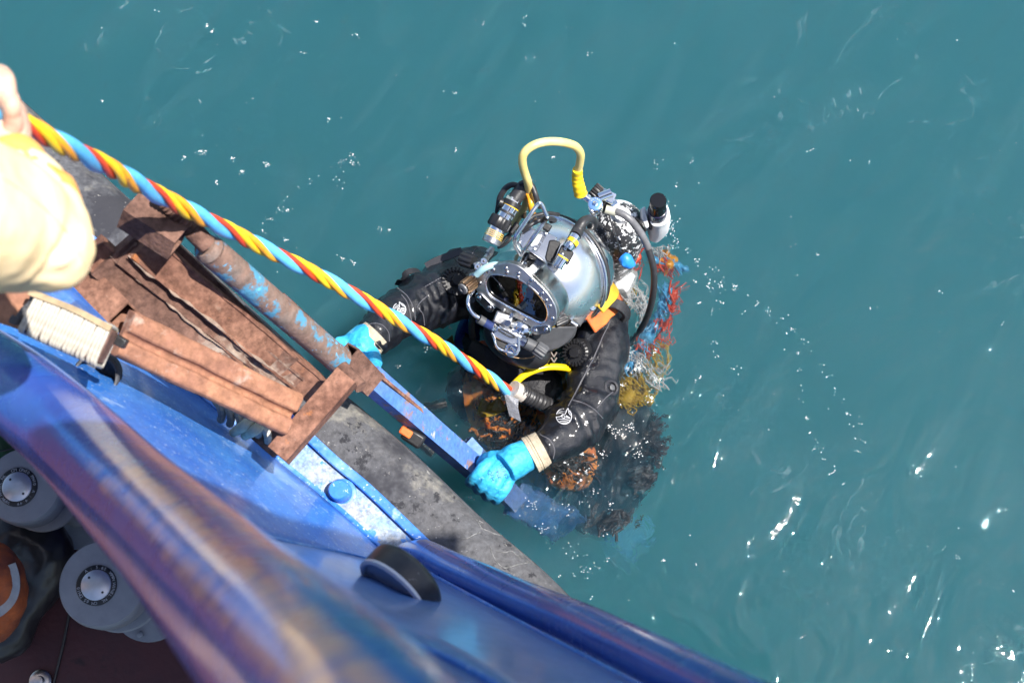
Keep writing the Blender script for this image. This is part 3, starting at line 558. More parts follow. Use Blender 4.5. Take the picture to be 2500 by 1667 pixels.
# blue leg down to the water
rhs(P(842, 868, 3.02), P(905, 935, 3.09), .0285, .022, rust_dark, name='leg_bracket', up=V(0.1, .2, 1))
rhs(P(900, 920, 3.10), P(1158, 1142, 3.55), .027, .018, blue_scuffed, name='leg', up=V(.2, .35, 1), th=.003)
m = M(); m.sweep([(-.004, -.010), (.004, -.010), (.004, .004), (-.004, .004)], sub_path(P(905, 900, 3.06), P(1100, 1062, 3.42)), V(.2, .35, 1)); build('edge_strip', m, rust, lad)
rhs(P(1130, 1085, 3.66), P(1268, 1235, 3.70), .027, .018, blue_scuffed, name='leg', up=V(.2, .35, 1), th=.003)
# submerged frame
rhs(P(1180, 1060, 3.80), P(1420, 1275, 4.15), .030, .02, blue_scuffed, name='leg', up=V(.2, .35, 1))
m = M(); fpl = []
for i in range(22):
    u = i / 21; fpl.append([(Z(1282, 1185, -.10).lerp(Z(1430, 1275, -.30), u)).lerp(Z(1235, 1255, -.10).lerp(Z(1350, 1325, -.32), u), j / 7) for j in range(8)])
m.rows(fpl); m.v = [q + Vector((noise.noise(q * 40), noise.noise(q * 40 + Vector((3, 3, 3))), noise.noise(q * 25))) * .009 for q in m.v]; fp_ = build('foot_plate', m, blue_scuffed, lad, angle=180); fs__ = fp_.modifiers.new('s', 'SOLIDIFY'); fs__.thickness = .012
for a_, b_ in (((985, 1050, -.1), (1060, 1110, -.1)), ((980, 1020, -.12), (1090, 990, -.15))):
    m = M(); m.cyl(Z(*a_), Z(*b_), .012, 12); build('rung', m, blackp, lad)
# black rubber stop under the bar at the fender
m = M(); m.box(P(1010, 1066, 3.3), V(.022, -.014, 0), V(.009, .014, 0), V(0, 0, .03)); build('rubber_stop', m, blackp, lad, bevel=.006)
m = M(); m.box(P(992, 1054, 3.28), V(.013, -.008, 0), V(.005, .008, 0), V(0, 0, .02)); build('stop_face', m, orange_m, lad, bevel=.004)

# brown bar end with black clamp, and the block wound with white cord
bar = thing('steel_bar', P(0, 735, 2.35), 'rusty flat bar end with black clamp at the left under the orange sleeve', 'steel bar')
m = M(); m.sweep([(-.032, -.02), (.032, -.02), (.032, .006), (-.032, .006)], sub_path(P(-120, 700, 2.35), P(72, 762, 2.34)), TOW); jit(m, .001); build('bar', m, rust_orange, bar, bevel=.002)
m = M(); pts = [P(*k2(*q), 2.31) for q in ((232, 205), (215, 255), (165, 300), (118, 365), (75, 352))]; m.tube(smooth_path(pts, 5), .0075, 10); build('clamp', m, rubber, bar)
blk = thing('wrapped_block', P(170, 800, 2.33), 'timber block wound with thick white cord beside the blue rail pipe', 'wrapped block')
a, b = P(78, 765, 2.31), P(262, 848, 2.31); ax = (b - a).normalized(); up = V(.05, .12, 1); sd_ = ax.cross(up).normalized(); up = sd_.cross(ax)
m = M(); m.box((a + b) / 2, (b - a) / 2 * 1.02, sd_ * .030, up * .024); build('core', m, rust_dark, blk, bevel=.004)
NW = 23
for k in range(NW):
    c = a.lerp(b, (k + .5) / NW); w_ = (b - a).length / NW * .60; pts = []
    sk = ax * random.uniform(-.004, .004)
    for j in range(24):
        an = 2 * math.pi * j / 24; ca, sa_ = math.cos(an), math.sin(an); e = .32
        pts.append(c + sk * ca + sd_ * (abs(ca) ** e) * math.copysign(1, ca) * .0335 + up * (abs(sa_) ** e) * math.copysign(1, sa_) * (.028 + random.uniform(-.0008, .0008)))
    m = M(); m.tube(pts, w_, 8, closed=True); build('cord_turn', m, wrap_m, blk)
m = M(); m.sweep([(-.004, -.004), (.006, -.004), (.006, .004), (-.004, .004)], smooth_path([a - ax * .01 + up * .03 - sd_ * .03, a.lerp(b, .5) + up * .031 - sd_ * .034, b + up * .03 - sd_ * .030], 6), up); build('cord_end', m, mat('tan_cord', (.40, .30, .18), .9, var=.3, vscale=30, bump=.4), blk)
m = M(); m.box(P(*k2(790, 495), 2.34), V(.014, -.008, 0), V(.004, .007, 0), V(0, 0, .01)); build('peg', m, blackp, blk, bevel=.002)
# pale fraying rope between the channels, and the knot at the lower end
rp = thing('frayed_rope', P(290, 700, 2.75), 'pale frayed rope jammed between the rusty channels near the sleeve', 'rope')
c0 = smooth_path([P(*k2(*q), 2.74) for q in ((560, -60), (700, 60), (800, 160), (930, 290), (1040, 400))], 14)
m = M()
for s in range(3):
    m.tube([q + V(math.cos(i * .8 + s * 2.1), math.sin(i * .8 + s * 2.1), 0) * .006 for i, q in enumerate(c0)], .0055, 7)
build('strand', m, wrap_m, rp, kind='stuff')
m = M()
for i in range(110):
    q = random.choice(c0); d = V(random.uniform(-1, 1), random.uniform(-1, 1), random.uniform(0, .8)); m.tube([q, q + d * .014, q + d * .026 + V(random.uniform(-.006, .006), 0, 0)], .0007, 4)
build('fibre', m, wrap_m, rp, kind='stuff')
kn = thing('cream_cord', P(600, 1030, 2.95), 'bunched cream cord knotted under the end of the ladder beside the lip', 'cord')
m = M()
for k in range(6):
    q = P(*k2(1480 + k * 62, 950 + k * 32 + random.uniform(-8, 8)), 2.97); m.tube(smooth_path([q + V(-.012, .014, -.01), q + V(0, .004, .008), q + V(.004, -.012, .004), q + V(-.002, -.026, -.012)], 4), .0085, 8)
build('loop', m, wrap_m, kn, kind='stuff')
for k, (x0, y0, x1, y1) in enumerate(((1560, 1120, 1700, 1020), (1640, 1140, 1760, 1060))):
    m = M(); m.tube(smooth_path([P(*k2(x0, y0), 2.94), P(*k2((x0 + x1) / 2 + 10, (y0 + y1) / 2), 2.92), P(*k2(x1, y1), 2.94)], 5), [.009 + .003 * math.sin(i / 10 * math.pi) for i in range(11)], 10); build('knot', m, mat('cream', (.62, .58, .42), .8, var=.3, vscale=40, bump=.4), kn)

# ================================================================ UMBILICAL
U = [(-60, 268, 1.80), (30, 292, 1.88), (150, 352, 2.0), (255, 404, 2.15), (425, 496, 2.41), (617, 592, 2.66), (808, 688, 2.88), (957, 773, 3.06), (1074, 842, 3.24), (1169, 904, 3.42), (1250, 962, 3.58)]
ub = thing('umbilical', P(640, 600, 2.6), 'twisted bundle of blue, yellow, orange and red hoses running from hand to diver', 'hose bundle')
ctr = smooth_path([P(*q) for q in U], 40); L_ = [0]
for i in range(1, len(ctr)): L_.append(L_[-1] + (ctr[i] - ctr[i - 1]).length)
up0 = V(0, 0, 1)
def strand(ph, rad, r, matl, lab):
    pts = []
    for i, c in enumerate(ctr):
        t = (ctr[min(i + 1, len(ctr) - 1)] - ctr[max(i - 1, 0)]).normalized(); s_ = t.cross(up0).normalized(); u2 = s_.cross(t)
        a = -L_[i] / .235 * 2 * math.pi + ph; nz = noise.noise(Vector((L_[i] * 7, ph, 0))); pts.append(c + s_ * math.cos(a + .35 * nz) * rad * (1 + .12 * nz) + u2 * math.sin(a + .35 * nz) * rad)
    m = M(); m.tube(pts, r, 14); return build('hose', m, matl, ub, label=lab), pts
PH0 = R(150)
SB, bp_pts = strand(PH0, .0064, .0100, h_blue, 'pale blue hose, the thickest of the bundle')
strand(PH0 + R(112), .0096, .0052, h_red, 'red hose of the bundle')
strand(PH0 + R(180), .0095, .0063, h_yel, 'yellow hose of the bundle')
strand(PH0 + R(248), .0095, .0063, h_org, 'orange yellow hose of the bundle')

# faint print on the blue hose where it faces up
def hose_print(word, pts, r, k0, size=.0085):
    best = []
    for i in range(6, len(pts) - 6):
        c = ctr[i]; vd = (CAM - c).normalized(); best.append(((pts[i] - c).normalized().dot(vd), i))
    peaks = [i for (d, i) in best if d > .93 and d >= max(e for e, j in best if abs(j - i) < 8)]
    for i in peaks[:k0]:
        tg = (pts[i + 4] - pts[i - 4]).normalized(); vd = (CAM - pts[i]).normalized(); vd = (vd - tg * vd.dot(tg)).normalized(); sd_ = tg.cross(vd)
        vs, fs = text2d(word, size); out = []
        for q in vs:
            f = q.x; j = i; acc = 0
            stp = 1 if f > 0 else -1
            while acc < abs(f) and 0 < j < len(pts) - 2: acc += (pts[j + stp] - pts[j]).length; j += stp
            c = pts[j] + (pts[min(j + 1, len(pts) - 1)] - pts[j - 1]).normalized() * (f - stp * acc); a = q.y / r
            out.append(c + (vd * math.cos(a) - sd_ * math.sin(a)) * (r + .0004))
        m = M(); m.add(out, fs); build('hose_print', m, dark_mark, ub, smooth=False)
hose_print('3/8 IN 8/10 W.P. HOSE', bp_pts, .0100, 4, .0072)
# ================================================================ DIVER
def K5(x, y, t): return P(*k5(x, y), t)
def K6(x, y, t): return P(*k6(x, y), t)
def K7(x, y, t): return P(*k7(x, y), t)
def K8(x, y, t): return P(*k8(x, y), t)
def KH(x, y, t): return P(*kh(x, y), t)
def KF(x, y, t): return P(*kf(x, y), t)
HX = V(.883, -.469, 0); HN = V(-.40, -.47, .79).normalized(); HU = HN.cross(HX).normalized()
if HU.dot(V(0, 1, 0)) < 0: HU = -HU
HX = HU.cross(HN).normalized(); HX = HX if HX.dot(V(1, 0, 0)) > 0 else -HX
HC = P(1345, 672, 3.56)
dv = thing('person', Z(1360, 1100, -1.2), 'diver in black suit with blue gloves in the water holding the end of the ladder', 'person')
RA = [(1215, 700, 3.74, .090), (1150, 690, 3.70, .092), (1095, 708, 3.64, .084), (1050, 732, 3.58, .074), (1005, 757, 3.54, .062), (966, 776, 3.50, .058), (930, 803, 3.46, .052), (905, 826, 3.43, .042)]
LA = [(1425, 745, 3.73, .085), (1462, 790, 3.70, .078), (1466, 850, 3.66, .070), (1456, 915, 3.62, .065), (1444, 980, 3.58, .066), (1405, 1035, 3.54, .066), (1352, 1078, 3.50, .058), (1312, 1101, 3.47, .047)]
def limb(m, L, shrink=0, n=18, taper_end=None):
    pts = smooth_path([P(x, y, t) for x, y, t, r in L], 5); rs = lerp_list([r - shrink for *_, r in L], len(pts)); m.tube(pts, rs, n)
    m.ball(pts[0], rs[0]); m.ball(pts[-1], rs[-1] * .9)
sh = (P(1455, 775, 3.70) - P(1185, 690, 3.72)); shd = sh.normalized(); fwd = Vector((0, 0, 1)).cross(shd).normalized()
if fwd.dot(V(-1, -1, 0)) < 0: fwd = -fwd
T0 = P(1322, 745, 3.74); dn = Vector((0, 0, -1))
# the body itself: head, neck, trunk, arms, legs in one skin
def trunk(m, s=0):
    m.ell(T0 + dn * .10, shd * (.205 - s), fwd * (.125 - s), dn * .17); m.ell(T0 + dn * .33, shd * (.17 - s), fwd * (.125 - s), dn * .22)
    m.ell(T0 + dn * .56 + fwd * -.02, shd * (.17 - s), fwd * (.13 - s), dn * .16)
LEGS = [[(-.09, .60, -.0), (-.11, .90, .10), (-.10, 1.1, .02), (-.10, 1.30, -.05)], [(.09, .60, 0), (.14, .88, .08), (.13, 1.1, -.02), (.13, 1.30, -.08)]]
def legs(m, s=0):
    for L in LEGS:
        pts = smooth_path([T0 + shd * a + dn * b + fwd * c for a, b, c in L], 5); m.tube(pts, lerp_list([.10 - s, .085 - s, .062 - s, .05 - s], len(pts)), 16); m.ball(pts[0], .1 - s); m.ball(pts[-1], .05 - s)
m = M(); trunk(m, .02); legs(m, .012); limb(m, RA, .012); limb(m, LA, .012)
FC = P(1268, 728, 3.50)                                   # face behind the port
hd = FC - HN * .085 + HU * .01
m.ell(hd, HX * .075, HN * .095, HU * .115); m.tube([hd - HU * .06, T0 + dn * .02], [.06, .062], 16)
fa = lambda a, b, c: hd + HX * a + HU * b + HN * c
m.ell(fa(0, -.012, .098), HX * .014, HN * .020, HU * .026, 12, 8)          # nose
for s_ in (-1, 1):
    m.ell(fa(.032 * s_, .040, .080), HX * .026, HN * .012, HU * .008, 10, 6); m.ell(fa(.078 * s_, .0, -.01), HX * .010, HN * .018, HU * .030, 10, 6)
m.ell(fa(0, -.075, .066), HX * .030, HN * .02, HU * .02, 12, 8)
body = organic('body', m, skin, dv, .008, 3)
for s_ in (-1, 1):
    e = M(); e.ball(fa(.030 * s_, .022, .083), .0125); build('eye', e, mat('eye_white', (.7, .68, .64), .2), dv)
    e = M(); e.ball(fa(.030 * s_, .022, .0895), .0062); build('iris', e, blackp, dv)
m = M(); m.ell(fa(0, -.048, .096), HX * .042, HN * .036, HU * .036, 24, 14); build('oral_mask', m, blackp, dv)
# dry suit
m = M(); trunk(m); legs(m); limb(m, RA); limb(m, LA)
m.ell(T0 + dn * .01 + fwd * .0, shd * .15, fwd * .115, dn * .05)
for L, sgn in ((RA, 1), (LA, 1)):
    x, y, t, r = L[-1]; x2, y2, t2, r2 = L[-2]; a = P(x, y, t); d = (P(x2, y2, t2) - a).normalized()
    m.tube([a + d * .004, a + d * .02], [r + .004, r + .005], 20)
# creases at elbows: bulges and dips
for L, i0 in ((RA, 3), (RA, 4), (LA, 3), (LA, 4), (LA, 5)):
    x, y, t, r = L[i0]; c = P(x, y, t); d = (P(*L[i0 + 1][:3]) - c).normalized(); u_ = d.orthogonal().normalized(); w_ = d.cross(u_)
    for k in range(3):
        q0 = c + d * (.018 * k - .01); m.tube([q0 + (u_ * math.cos(j * .5 + k) + w_ * math.sin(j * .5 + k)) * (r * .97) + d * .010 * math.sin(j * 1.1 + k) for j in range(8)], .0095, 8)
drysuit = organic('dry_suit', m, suit, dv, .0055, 4, .026, .075)
drysuit['label'] = 'black neoprene dry suit'
# seams stitched on the suit
def seam(path, r=.0016, off=.001, matl=thread, name='seam', n=5, step=None, conv=k6, o=drysuit, fb=3.6):
    pts = []
    pp = smooth_path([Vector((*conv(x, y), 0)) for x, y in path], n)
    for q in pp:
        h, _ = hit(o, q.x, q.y, off)
        if h: pts.append(h)
    if len(pts) < 2: return
    m = M()
    if step:
        for i in range(0, len(pts) - 1): m.tube([pts[i], pts[i].lerp(pts[i + 1], .62)], r, 5)
    else: m.tube(pts, r, 6)
    return build(name, m, matl, dv, **({'kind': 'stuff'} if step else {}))
SE6 = [[(1850, 680), (1850, 800), (1790, 930), (1700, 1140), (1600, 1330), (1500, 1540)]]
SE7 = [[(1390, 0), (1340, 60), (1260, 220), (1200, 330)], [(1240, 275), (1330, 300), (1420, 350), (1500, 430)], [(960, 575), (1040, 620), (1080, 700), (1070, 780)], [(1450, 340), (1520, 260), (1590, 200)]]
SE8 = [[(690, 660), (790, 740), (850, 830), (885, 930), (890, 1020)], [(740, 740), (800, 820), (830, 930), (850, 1030)], [(1040, 740), (960, 810), (910, 880)], [(320, 1090), (420, 1060), (520, 1080), (590, 1160), (600, 1260)], [(920, 880), (980, 960), (1000, 1080)], [(1330, 310), (1370, 400), (1290, 480), (1000, 650)], [(1600, 200), (1560, 240), (1500, 330)]]
for p_ in SE6: seam(p_, .0026, -.0012, suit_seam, n=10); seam(p_, .0009, .0016, n=26, step=1, name='stitching')
for p_ in SE7: seam(p_, .0026, -.0012, suit_seam, n=10, conv=k7); seam(p_, .0009, .0016, n=16, step=1, conv=k7, name='stitching')
for p_ in SE8: seam(p_, .0022, -.0010, suit_seam, n=10, conv=k8); seam(p_, .0009, .0014, n=14, step=1, conv=k8, name='stitching')
# round emblem on each forearm
def emblem(cx, cy, rpx, rot):
    m = M(); ca, sa_ = math.cos(R(rot)), math.sin(R(rot))
    def pt(a, b):
        x = cx + (a * ca - b * sa_) * rpx; y = cy - (a * sa_ + b * ca) * rpx; h, _ = hit(drysuit, x, y, .0012); return h
    def line(L, r=.0011, n=5):
        q = [pt(*p) for p in [(v.x, v.y) for v in smooth_path([Vector((a, b, 0)) for a, b in L], n)]]; q = [v for v in q if v]
        if len(q) > 1: m.tube(q, r, 6)
    line([(math.cos(R(a)), math.sin(R(a))) for a in range(-160, 75, 15)], .0014); line([(math.cos(R(a)), math.sin(R(a))) for a in range(105, 185, 15)], .0010)
    line([(-.9, -.35), (-.45, -.15), (-.2, .2), (.1, .35), (.25, 1.15), (.55, .6), (.85, .35)]); line([(-.9, .1), (-.4, .35), (.05, .55)], .0008); line([(-.8, .35), (-.35, .6), (.05, .75)], .0008)
    line([(-.35, -.1), (-.1, .1), (.2, -.05), (0, -.25), (-.3, -.15)]); line([(.3, .25), (.42, -.1), (.5, .2), (.62, -.12), (.7, .12), (.85, -.1)])
    line([(-.6, -.55), (0, -.4), (.5, -.3), (.9, -.3)]); line([(-.35, -.8), (.1, -.62), (.7, -.55)], .0009); line([(-.1, -.95), (.3, -.8), (.6, -.75)], .0009)
    if m.v: build('sleeve_emblem', m, white_mark, dv, label='round white line emblem printed on the forearm')
emblem(*k7(1165, 415), 18.5, -15); emblem(*k8(712, 905), 15.5, 10)

# ---- gloves
def finger(m, pts, r):
    q = smooth_path([P(*p) for p in pts], 4); m.tube(q, lerp_list(r, len(q)), 12); m.ball(q[-1], r[-1]); m.ball(q[0], r[0])
def g7(x, y, t): return (*k7(x, y), t)
m = M()
w0 = P(1318, 1098, 3.47); w1 = P(*g7(760, 800, 3.47))
m.tube(smooth_path([w0, P(*g7(860, 740, 3.465)), P(*g7(740, 800, 3.45)), P(*g7(650, 860, 3.44))], 4), lerp_list([.036, .038, .043, .040], 13), 18)
pm = P(*g7(620, 880, 3.44)); e1 = P(*g7(455, 860, 3.45)) - P(*g7(650, 1010, 3.45)); e2 = P(*g7(700, 800, 3.44)) - P(*g7(520, 950, 3.44))
m.ell(P(*g7(600, 890, 3.445)), e1 * .50, e2 * .55, V(0, 0, .022)); m.ell(P(*g7(690, 830, 3.45)), e1 * .48, e2 * .4, V(0, 0, .026))
finger(m, [g7(500, 830, 3.44), g7(430, 905, 3.432), g7(375, 965, 3.45), g7(345, 990, 3.50), g7(370, 985, 3.545)], [.0175, .0165, .0150, .0135, .012])
finger(m, [g7(560, 880, 3.435), g7(490, 965, 3.425), g7(440, 1025, 3.445), g7(418, 1050, 3.50), g7(445, 1040, 3.55)], [.0175, .0168, .0155, .0138, .012])
finger(m, [g7(620, 930, 3.435), g7(560, 1020, 3.428), g7(515, 1085, 3.45), g7(495, 1105, 3.50), g7(520, 1090, 3.55)], [.0172, .0162, .0150, .0135, .012])
finger(m, [g7(685, 960, 3.45), g7(640, 1060, 3.445), g7(590, 1125, 3.46), g7(568, 1140, 3.51), g7(595, 1125, 3.555)], [.0165, .0150, .0135, .0122, .011])
finger(m, [g7(690, 760, 3.46), g7(590, 765, 3.455), g7(520, 770, 3.47), g7(470, 790, 3.50), g7(430, 840, 3.53)], [.019, .0175, .016, .0145, .013])
gl_l = organic('glove', m, glove_m, dv, .0032, 4, .005, .02)
gl_l['label'] = 'bright blue rubber glove gripping the end of the ladder leg'
def g8(x, y, t): return (*k8(x, y), t)
m = M()
m.tube(smooth_path([P(905, 828, 3.43), P(*g8(350, 1230, 3.43)), P(*g8(290, 1320, 3.42)), P(*g8(300, 1400, 3.42))], 4), lerp_list([.037, .040, .044, .042], 13), 18)
m.ell(P(*g8(270, 1340, 3.42)), V(.046, .008, 0), V(-.005, .052, 0), V(0, 0, .026)); m.ell(P(*g8(350, 1450, 3.40)), V(.036, -.004, 0), V(0, .030, 0), V(0, 0, .026))
finger(m, [g8(150, 1290, 3.42), g8(60, 1280, 3.40), g8(-10, 1330, 3.38), g8(-20, 1400, 3.34)], [.019, .017, .0155, .014])
finger(m, [g8(400, 1390, 3.40), g8(440, 1480, 3.36), g8(430, 1560, 3.30), g8(400, 1640, 3.24)], [.0178, .0170, .016, .014])
finger(m, [g8(350, 1430, 3.40), g8(380, 1520, 3.36), g8(350, 1610, 3.29), g8(330, 1680, 3.22)], [.0178, .0168, .0155, .014])
finger(m, [g8(270, 1450, 3.41), g8(300, 1550, 3.36), g8(280, 1640, 3.30), g8(240, 1680, 3.25)], [.0175, .0165, .015, .0135])
finger(m, [g8(210, 1430, 3.41), g8(220, 1530, 3.37), g8(200, 1620, 3.31), g8(170, 1670, 3.26)], [.0168, .0155, .014, .0125])
gl_r = organic('glove', m, glove_m, dv, .0032, 4, .005, .02)
gl_r['label'] = 'blue rubber glove holding the rusty pipe sleeve'
# knitted cuffs between glove and sleeve
for (a, b, r) in ((P(1318, 1098, 3.47), P(1292, 1112, 3.468), .0445), (P(912, 821, 3.435), P(890, 843, 3.43), .0405)):
    m = M(); d = b - a; m.lathe(a, d, [(r, -.01), (r + .001, d.length * .4), (r + .0025, d.length * .75), (r + .003, d.length * .92), (r - .002, d.length), (r - .008, d.length)], 36); build('cuff', m, cuff_m, dv)
    m = M()
    for k in range(3): m.lathe(a + d * (.35 + .22 * k), d, [(r + .0015, -.001), (r + .0028, 0), (r + .0015, .001)], 36)
    build('cuff_rib', m, cuff_m, dv, kind='stuff')
# printed lines on the back of the gloves
def print_on(o, s, cx, cy, size_px, rot, conv, par):
    vs, fs = text2d(s, size_px); ca, sa_ = math.cos(R(rot)), math.sin(R(rot)); out = []
    x0, y0 = conv(cx, cy)
    for q in vs:
        h, _ = hit(o, x0 + q.x * ca - q.y * sa_, y0 - (q.x * sa_ + q.y * ca), .0007)
        if h is None: return
        out.append(h)
    m = M(); m.add(out, fs); build('glove_print', m, dark_mark, par, smooth=False)
for s, x, y, sz, rt in (('CE 0121', 645, 890, 11, 115), ('77-8/L', 590, 905, 11, 115), ('HyDi', 530, 925, 14, 115)): print_on(gl_l, s, x, y, sz, rt, k7, dv)
for s, x, y, sz, rt in (('CE 01', 235, 1310, 10, 10), ('77-8', 200, 1360, 10, 10)): print_on(gl_r, s, x, y, sz, rt, k8, dv)

# ---- valves and straps worn on the suit
def dial(cx, cy, conv, rad, ax, name, t):
    h, n = hit(drysuit, *conv(cx, cy), 0, t); c = h; b = M()
    b.lathe(c, ax, [(rad * 1.1, -.012), (rad * 1.12, .004), (rad, .010), (rad * .97, .018), (rad * .80, .022), (rad * .78, .019), (rad * .40, .019)], 48); o = build(name, b, blackp, dv)
    b = M(); u_ = Vector(ax).orthogonal().normalized(); w_ = Vector(ax).cross(u_).normalized()
    for k in range(22):
        a = k * 2 * math.pi / 22; rd = u_ * math.cos(a) + w_ * math.sin(a); tg = w_ * math.cos(a) - u_ * math.sin(a)
        b.box(c + Vector(ax) * .018 + rd * rad * .85, rd * rad * .17, tg * .0016, Vector(ax) * .0055)
    build('rib', b, blackp, o, kind='stuff')
    b = M(); b.ribbed(c + Vector(ax) * .012, c + Vector(ax) * .034, rad * .42, 9, .1); build('knob', b, blackp, o)
dial(1530, 1110, k6, .034, V(-.35, .05, .93).normalized(), 'inflation_valve', 3.6)
dial(1330, 610, k8, .036, V(.30, .25, .9).normalized(), 'exhaust_valve', 3.65)
# chest ring on the upper arm
h, n = hit(drysuit, *k7(1575, 165), 0, 3.6); m = M(); m.lathe(h, (n + V(.2, 0, .6)).normalized(), [(.020, -.006), (.021, .003), (.017, .006), (.0135, .004), (.013, -.002)], 32); o = build('arm_valve', m, suit_seam, dv)
m = M(); m.lathe(h, (n + V(.2, 0, .6)).normalized(), [(.008, -.002), (.008, .006), (.004, .007)], 6); build('valve_stem', m, greyp, o)
# webbing loop on the right shoulder
m = M(); m.sweep([(-.009, -.001), (.009, -.001), (.009, .001), (-.009, .001)], smooth_path([K8(700, 630, 3.60), K8(740, 560, 3.57), K8(800, 490, 3.56), K8(870, 462, 3.57), K8(960, 480, 3.61), K8(930, 530, 3.64)], 5), V(.3, .6, .6)); build('webbing_loop', m, black_fab, dv)
h1 = [K8(x, y, 3.60) for x, y in ((1015, 420), (1130, 355), (1270, 300), (1420, 240))]; m = M(); m.sweep([(-.010, -.001), (.010, -.001), (.010, .0015), (-.010, .0015)], smooth_path(h1, 4), V(.2, .5, .9)); build('shoulder_strap', m, suit_seam, dv)
# harness: orange collar pad, yellow webbing at the left shoulder, chest webbing
m = M()
q = [K6(x, y, t) for x, y, t in ((1560, 760, 3.58), (1680, 640, 3.60), (1790, 540, 3.62), (1850, 480, 3.66), (1840, 420, 3.70))]
m.sweep([(-.030, -.006), (.030, -.006), (.030, .006), (-.030, .006)], smooth_path([p + V(.02, -.012, 0) for p in q], 5), V(.5, -.1, .9)); jit(m, .006, 25); build('harness_pad', m, orange_m, dv, bevel=.004)
m = M(); q = [K6(x, y, t) for x, y, t in ((1690, 620, 3.55), (1780, 530, 3.56), (1850, 450, 3.59), (1840, 380, 3.64))]
m.sweep([(-.024, -.004), (.024, -.004), (.024, .004), (-.024, .004)], smooth_path([p + V(.008, .0, .01) for p in q], 5), V(.5, .1, .9)); jit(m, .004, 25); build('yellow_webbing', m, yellow_fab, dv, bevel=.003)
m = M(); m.sweep([(-.014, -.005), (.014, -.005), (.014, .005), (-.014, .005)], smooth_path([K6(x, y, t) for x, y, t in ((1780, 590, 3.60), (1870, 590, 3.60), (1960, 620, 3.60), (2030, 690, 3.62), (2010, 780, 3.66))], 5), V(.2, .3, .9)); build('shoulder_strap', m, black_fab, dv, bevel=.002)
# chest harness just under the surface
def blob_sheet(name, pts, z, matl, th=.02, dz=.0, par=dv, **k):
    m = M(); poly = smooth_path([Z(x, y, z + dz * i / len(pts)) for i, (x, y) in enumerate(pts)] + [Z(*pts[0], z)], 5)[:-1]
    c = sum(poly, Vector()) / len(poly); rings = []
    for f in (1, .8, .55, .3, .1): rings.append([c.lerp(q, f) + Vector((0, 0, th * (1 - f ** 3) + .020 * noise.noise((c.lerp(q, f)) * 22))) for q in poly])
    n = len(poly)
    for r0, r1 in zip(rings, rings[1:]):
        m.add(r0 + r1, [[i, (i + 1) % n, n + (i + 1) % n, n + i] for i in range(n)])
    m.add(rings[-1], [list(range(n))]); m.add([q + Vector((0, 0, -.03)) for q in rings[0]], [list(range(n))[::-1]])
    m.add(rings[0] + [q + Vector((0, 0, -.03)) for q in rings[0]], [[(i + 1) % n, i, n + i, n + (i + 1) % n] for i in range(n)])
    return build(name, m, matl, par, angle=180, **k)
blob_sheet('harness_vest', [(1150, 860), (1230, 900), (1330, 960), (1340, 1030), (1290, 1075), (1215, 1090), (1160, 1060), (1130, 960)], -.09, orange_wet, .03)
blob_sheet('chest_panel', [(1120, 800), (1200, 850), (1330, 880), (1380, 950), (1330, 1000), (1230, 960), (1150, 900)], -.012, black_fab, .035)
blob_sheet('harness_thigh', [(1325, 1140), (1370, 1110), (1430, 1080), (1455, 1115), (1452, 1160), (1425, 1190), (1380, 1195), (1345, 1180)], -.10, orange_wet, .012)
for nm, pts, z, mt_ in (('harness_strap', ((1340, 880), (1330, 920), (1325, 970), (1330, 1010)), -.004, orange_m), ('yellow_webbing', ((1365, 900), (1360, 950), (1352, 1000)), -.01, yellow_fab), ('harness_strap', ((1180, 830), (1190, 880), (1170, 930)), .0, orange_m), ('yellow_webbing', ((1090, 830), (1120, 870), (1160, 880)), -.02, yellow_fab), ('yellow_webbing', ((1170, 990), (1200, 1000), (1230, 985)), -.015, yellow_fab)):
    m = M(); m.sweep([(-.020, -.003), (.020, -.003), (.020, .003), (-.020, .003)], smooth_path([Z(x, y, z) for x, y in pts], 5), (0, 0, 1)); jit(m, .01, 30); build(nm, m, mt_, dv, bevel=.002)
blob_sheet('blue_panel', [(1135, 760), (1165, 770), (1170, 830), (1150, 850), (1110, 840), (1120, 790)], -.02, mat('royal_blue', (.02, .05, .40), .6, var=.2), .02)
m = M(); m.tube(smooth_path([K6(430, 560, 3.55), K6(440, 700, 3.62), K6(430, 850, 3.68), K6(440, 940, 3.72)], 5), .009, 12); build('chest_hose', m, hose_black, dv)
# chevron mark on the chest
m = M()
for k in (0, 1):
    x0, y0 = 1280, 1100 + k * 55
    for dx in (-1, 1): m.tube([K6(x0, y0 + 50, 3.55), K6(x0 + 30 * dx, y0, 3.55)], .0022, 6)
build('chevron', m, mat('chevron_grey', (.16, .13, .11), .6), dv)
# backside and legs seen through the water
m = M()
for a, b, r0, r1 in (((1490, 1000, -.15), (1525, 1080, -.17), .10, .10), ((1525, 1080, -.17), (1500, 1180, -.24), .10, .085), ((1500, 1180, -.24), (1470, 1270, -.36), .085, .06), ((1420, 1120, -.20), (1440, 1200, -.30), .085, .075), ((1440, 1200, -.30), (1435, 1270, -.42), .075, .055), ((1160, 960, -.18), (1250, 1040, -.2), .08, .08)):
    m.tube(sub_path(Z(*a), Z(*b), 5), lerp_list([r0, r1], 6), 16); m.ball(Z(*a), r0); m.ball(Z(*b), r1)
organic('suit_trousers', m, suit, dv, .010, 4, .03, .09)

# ================================================================ HELMET
hm = thing('diving_helmet', HC, 'polished steel diving helmet with wide riveted face port worn by the diver', 'diving helmet')
m = M(); m.ell(HC, HX * .142, HN * .146, HU * .146, 64, 40)
m.ell(HC + HN * .045 - HU * .01 - HX * .02, HX * .118, HN * .118, HU * .115, 48, 30)
sh_ = organic('shell', m, shell_steel, hm, .005, 8)
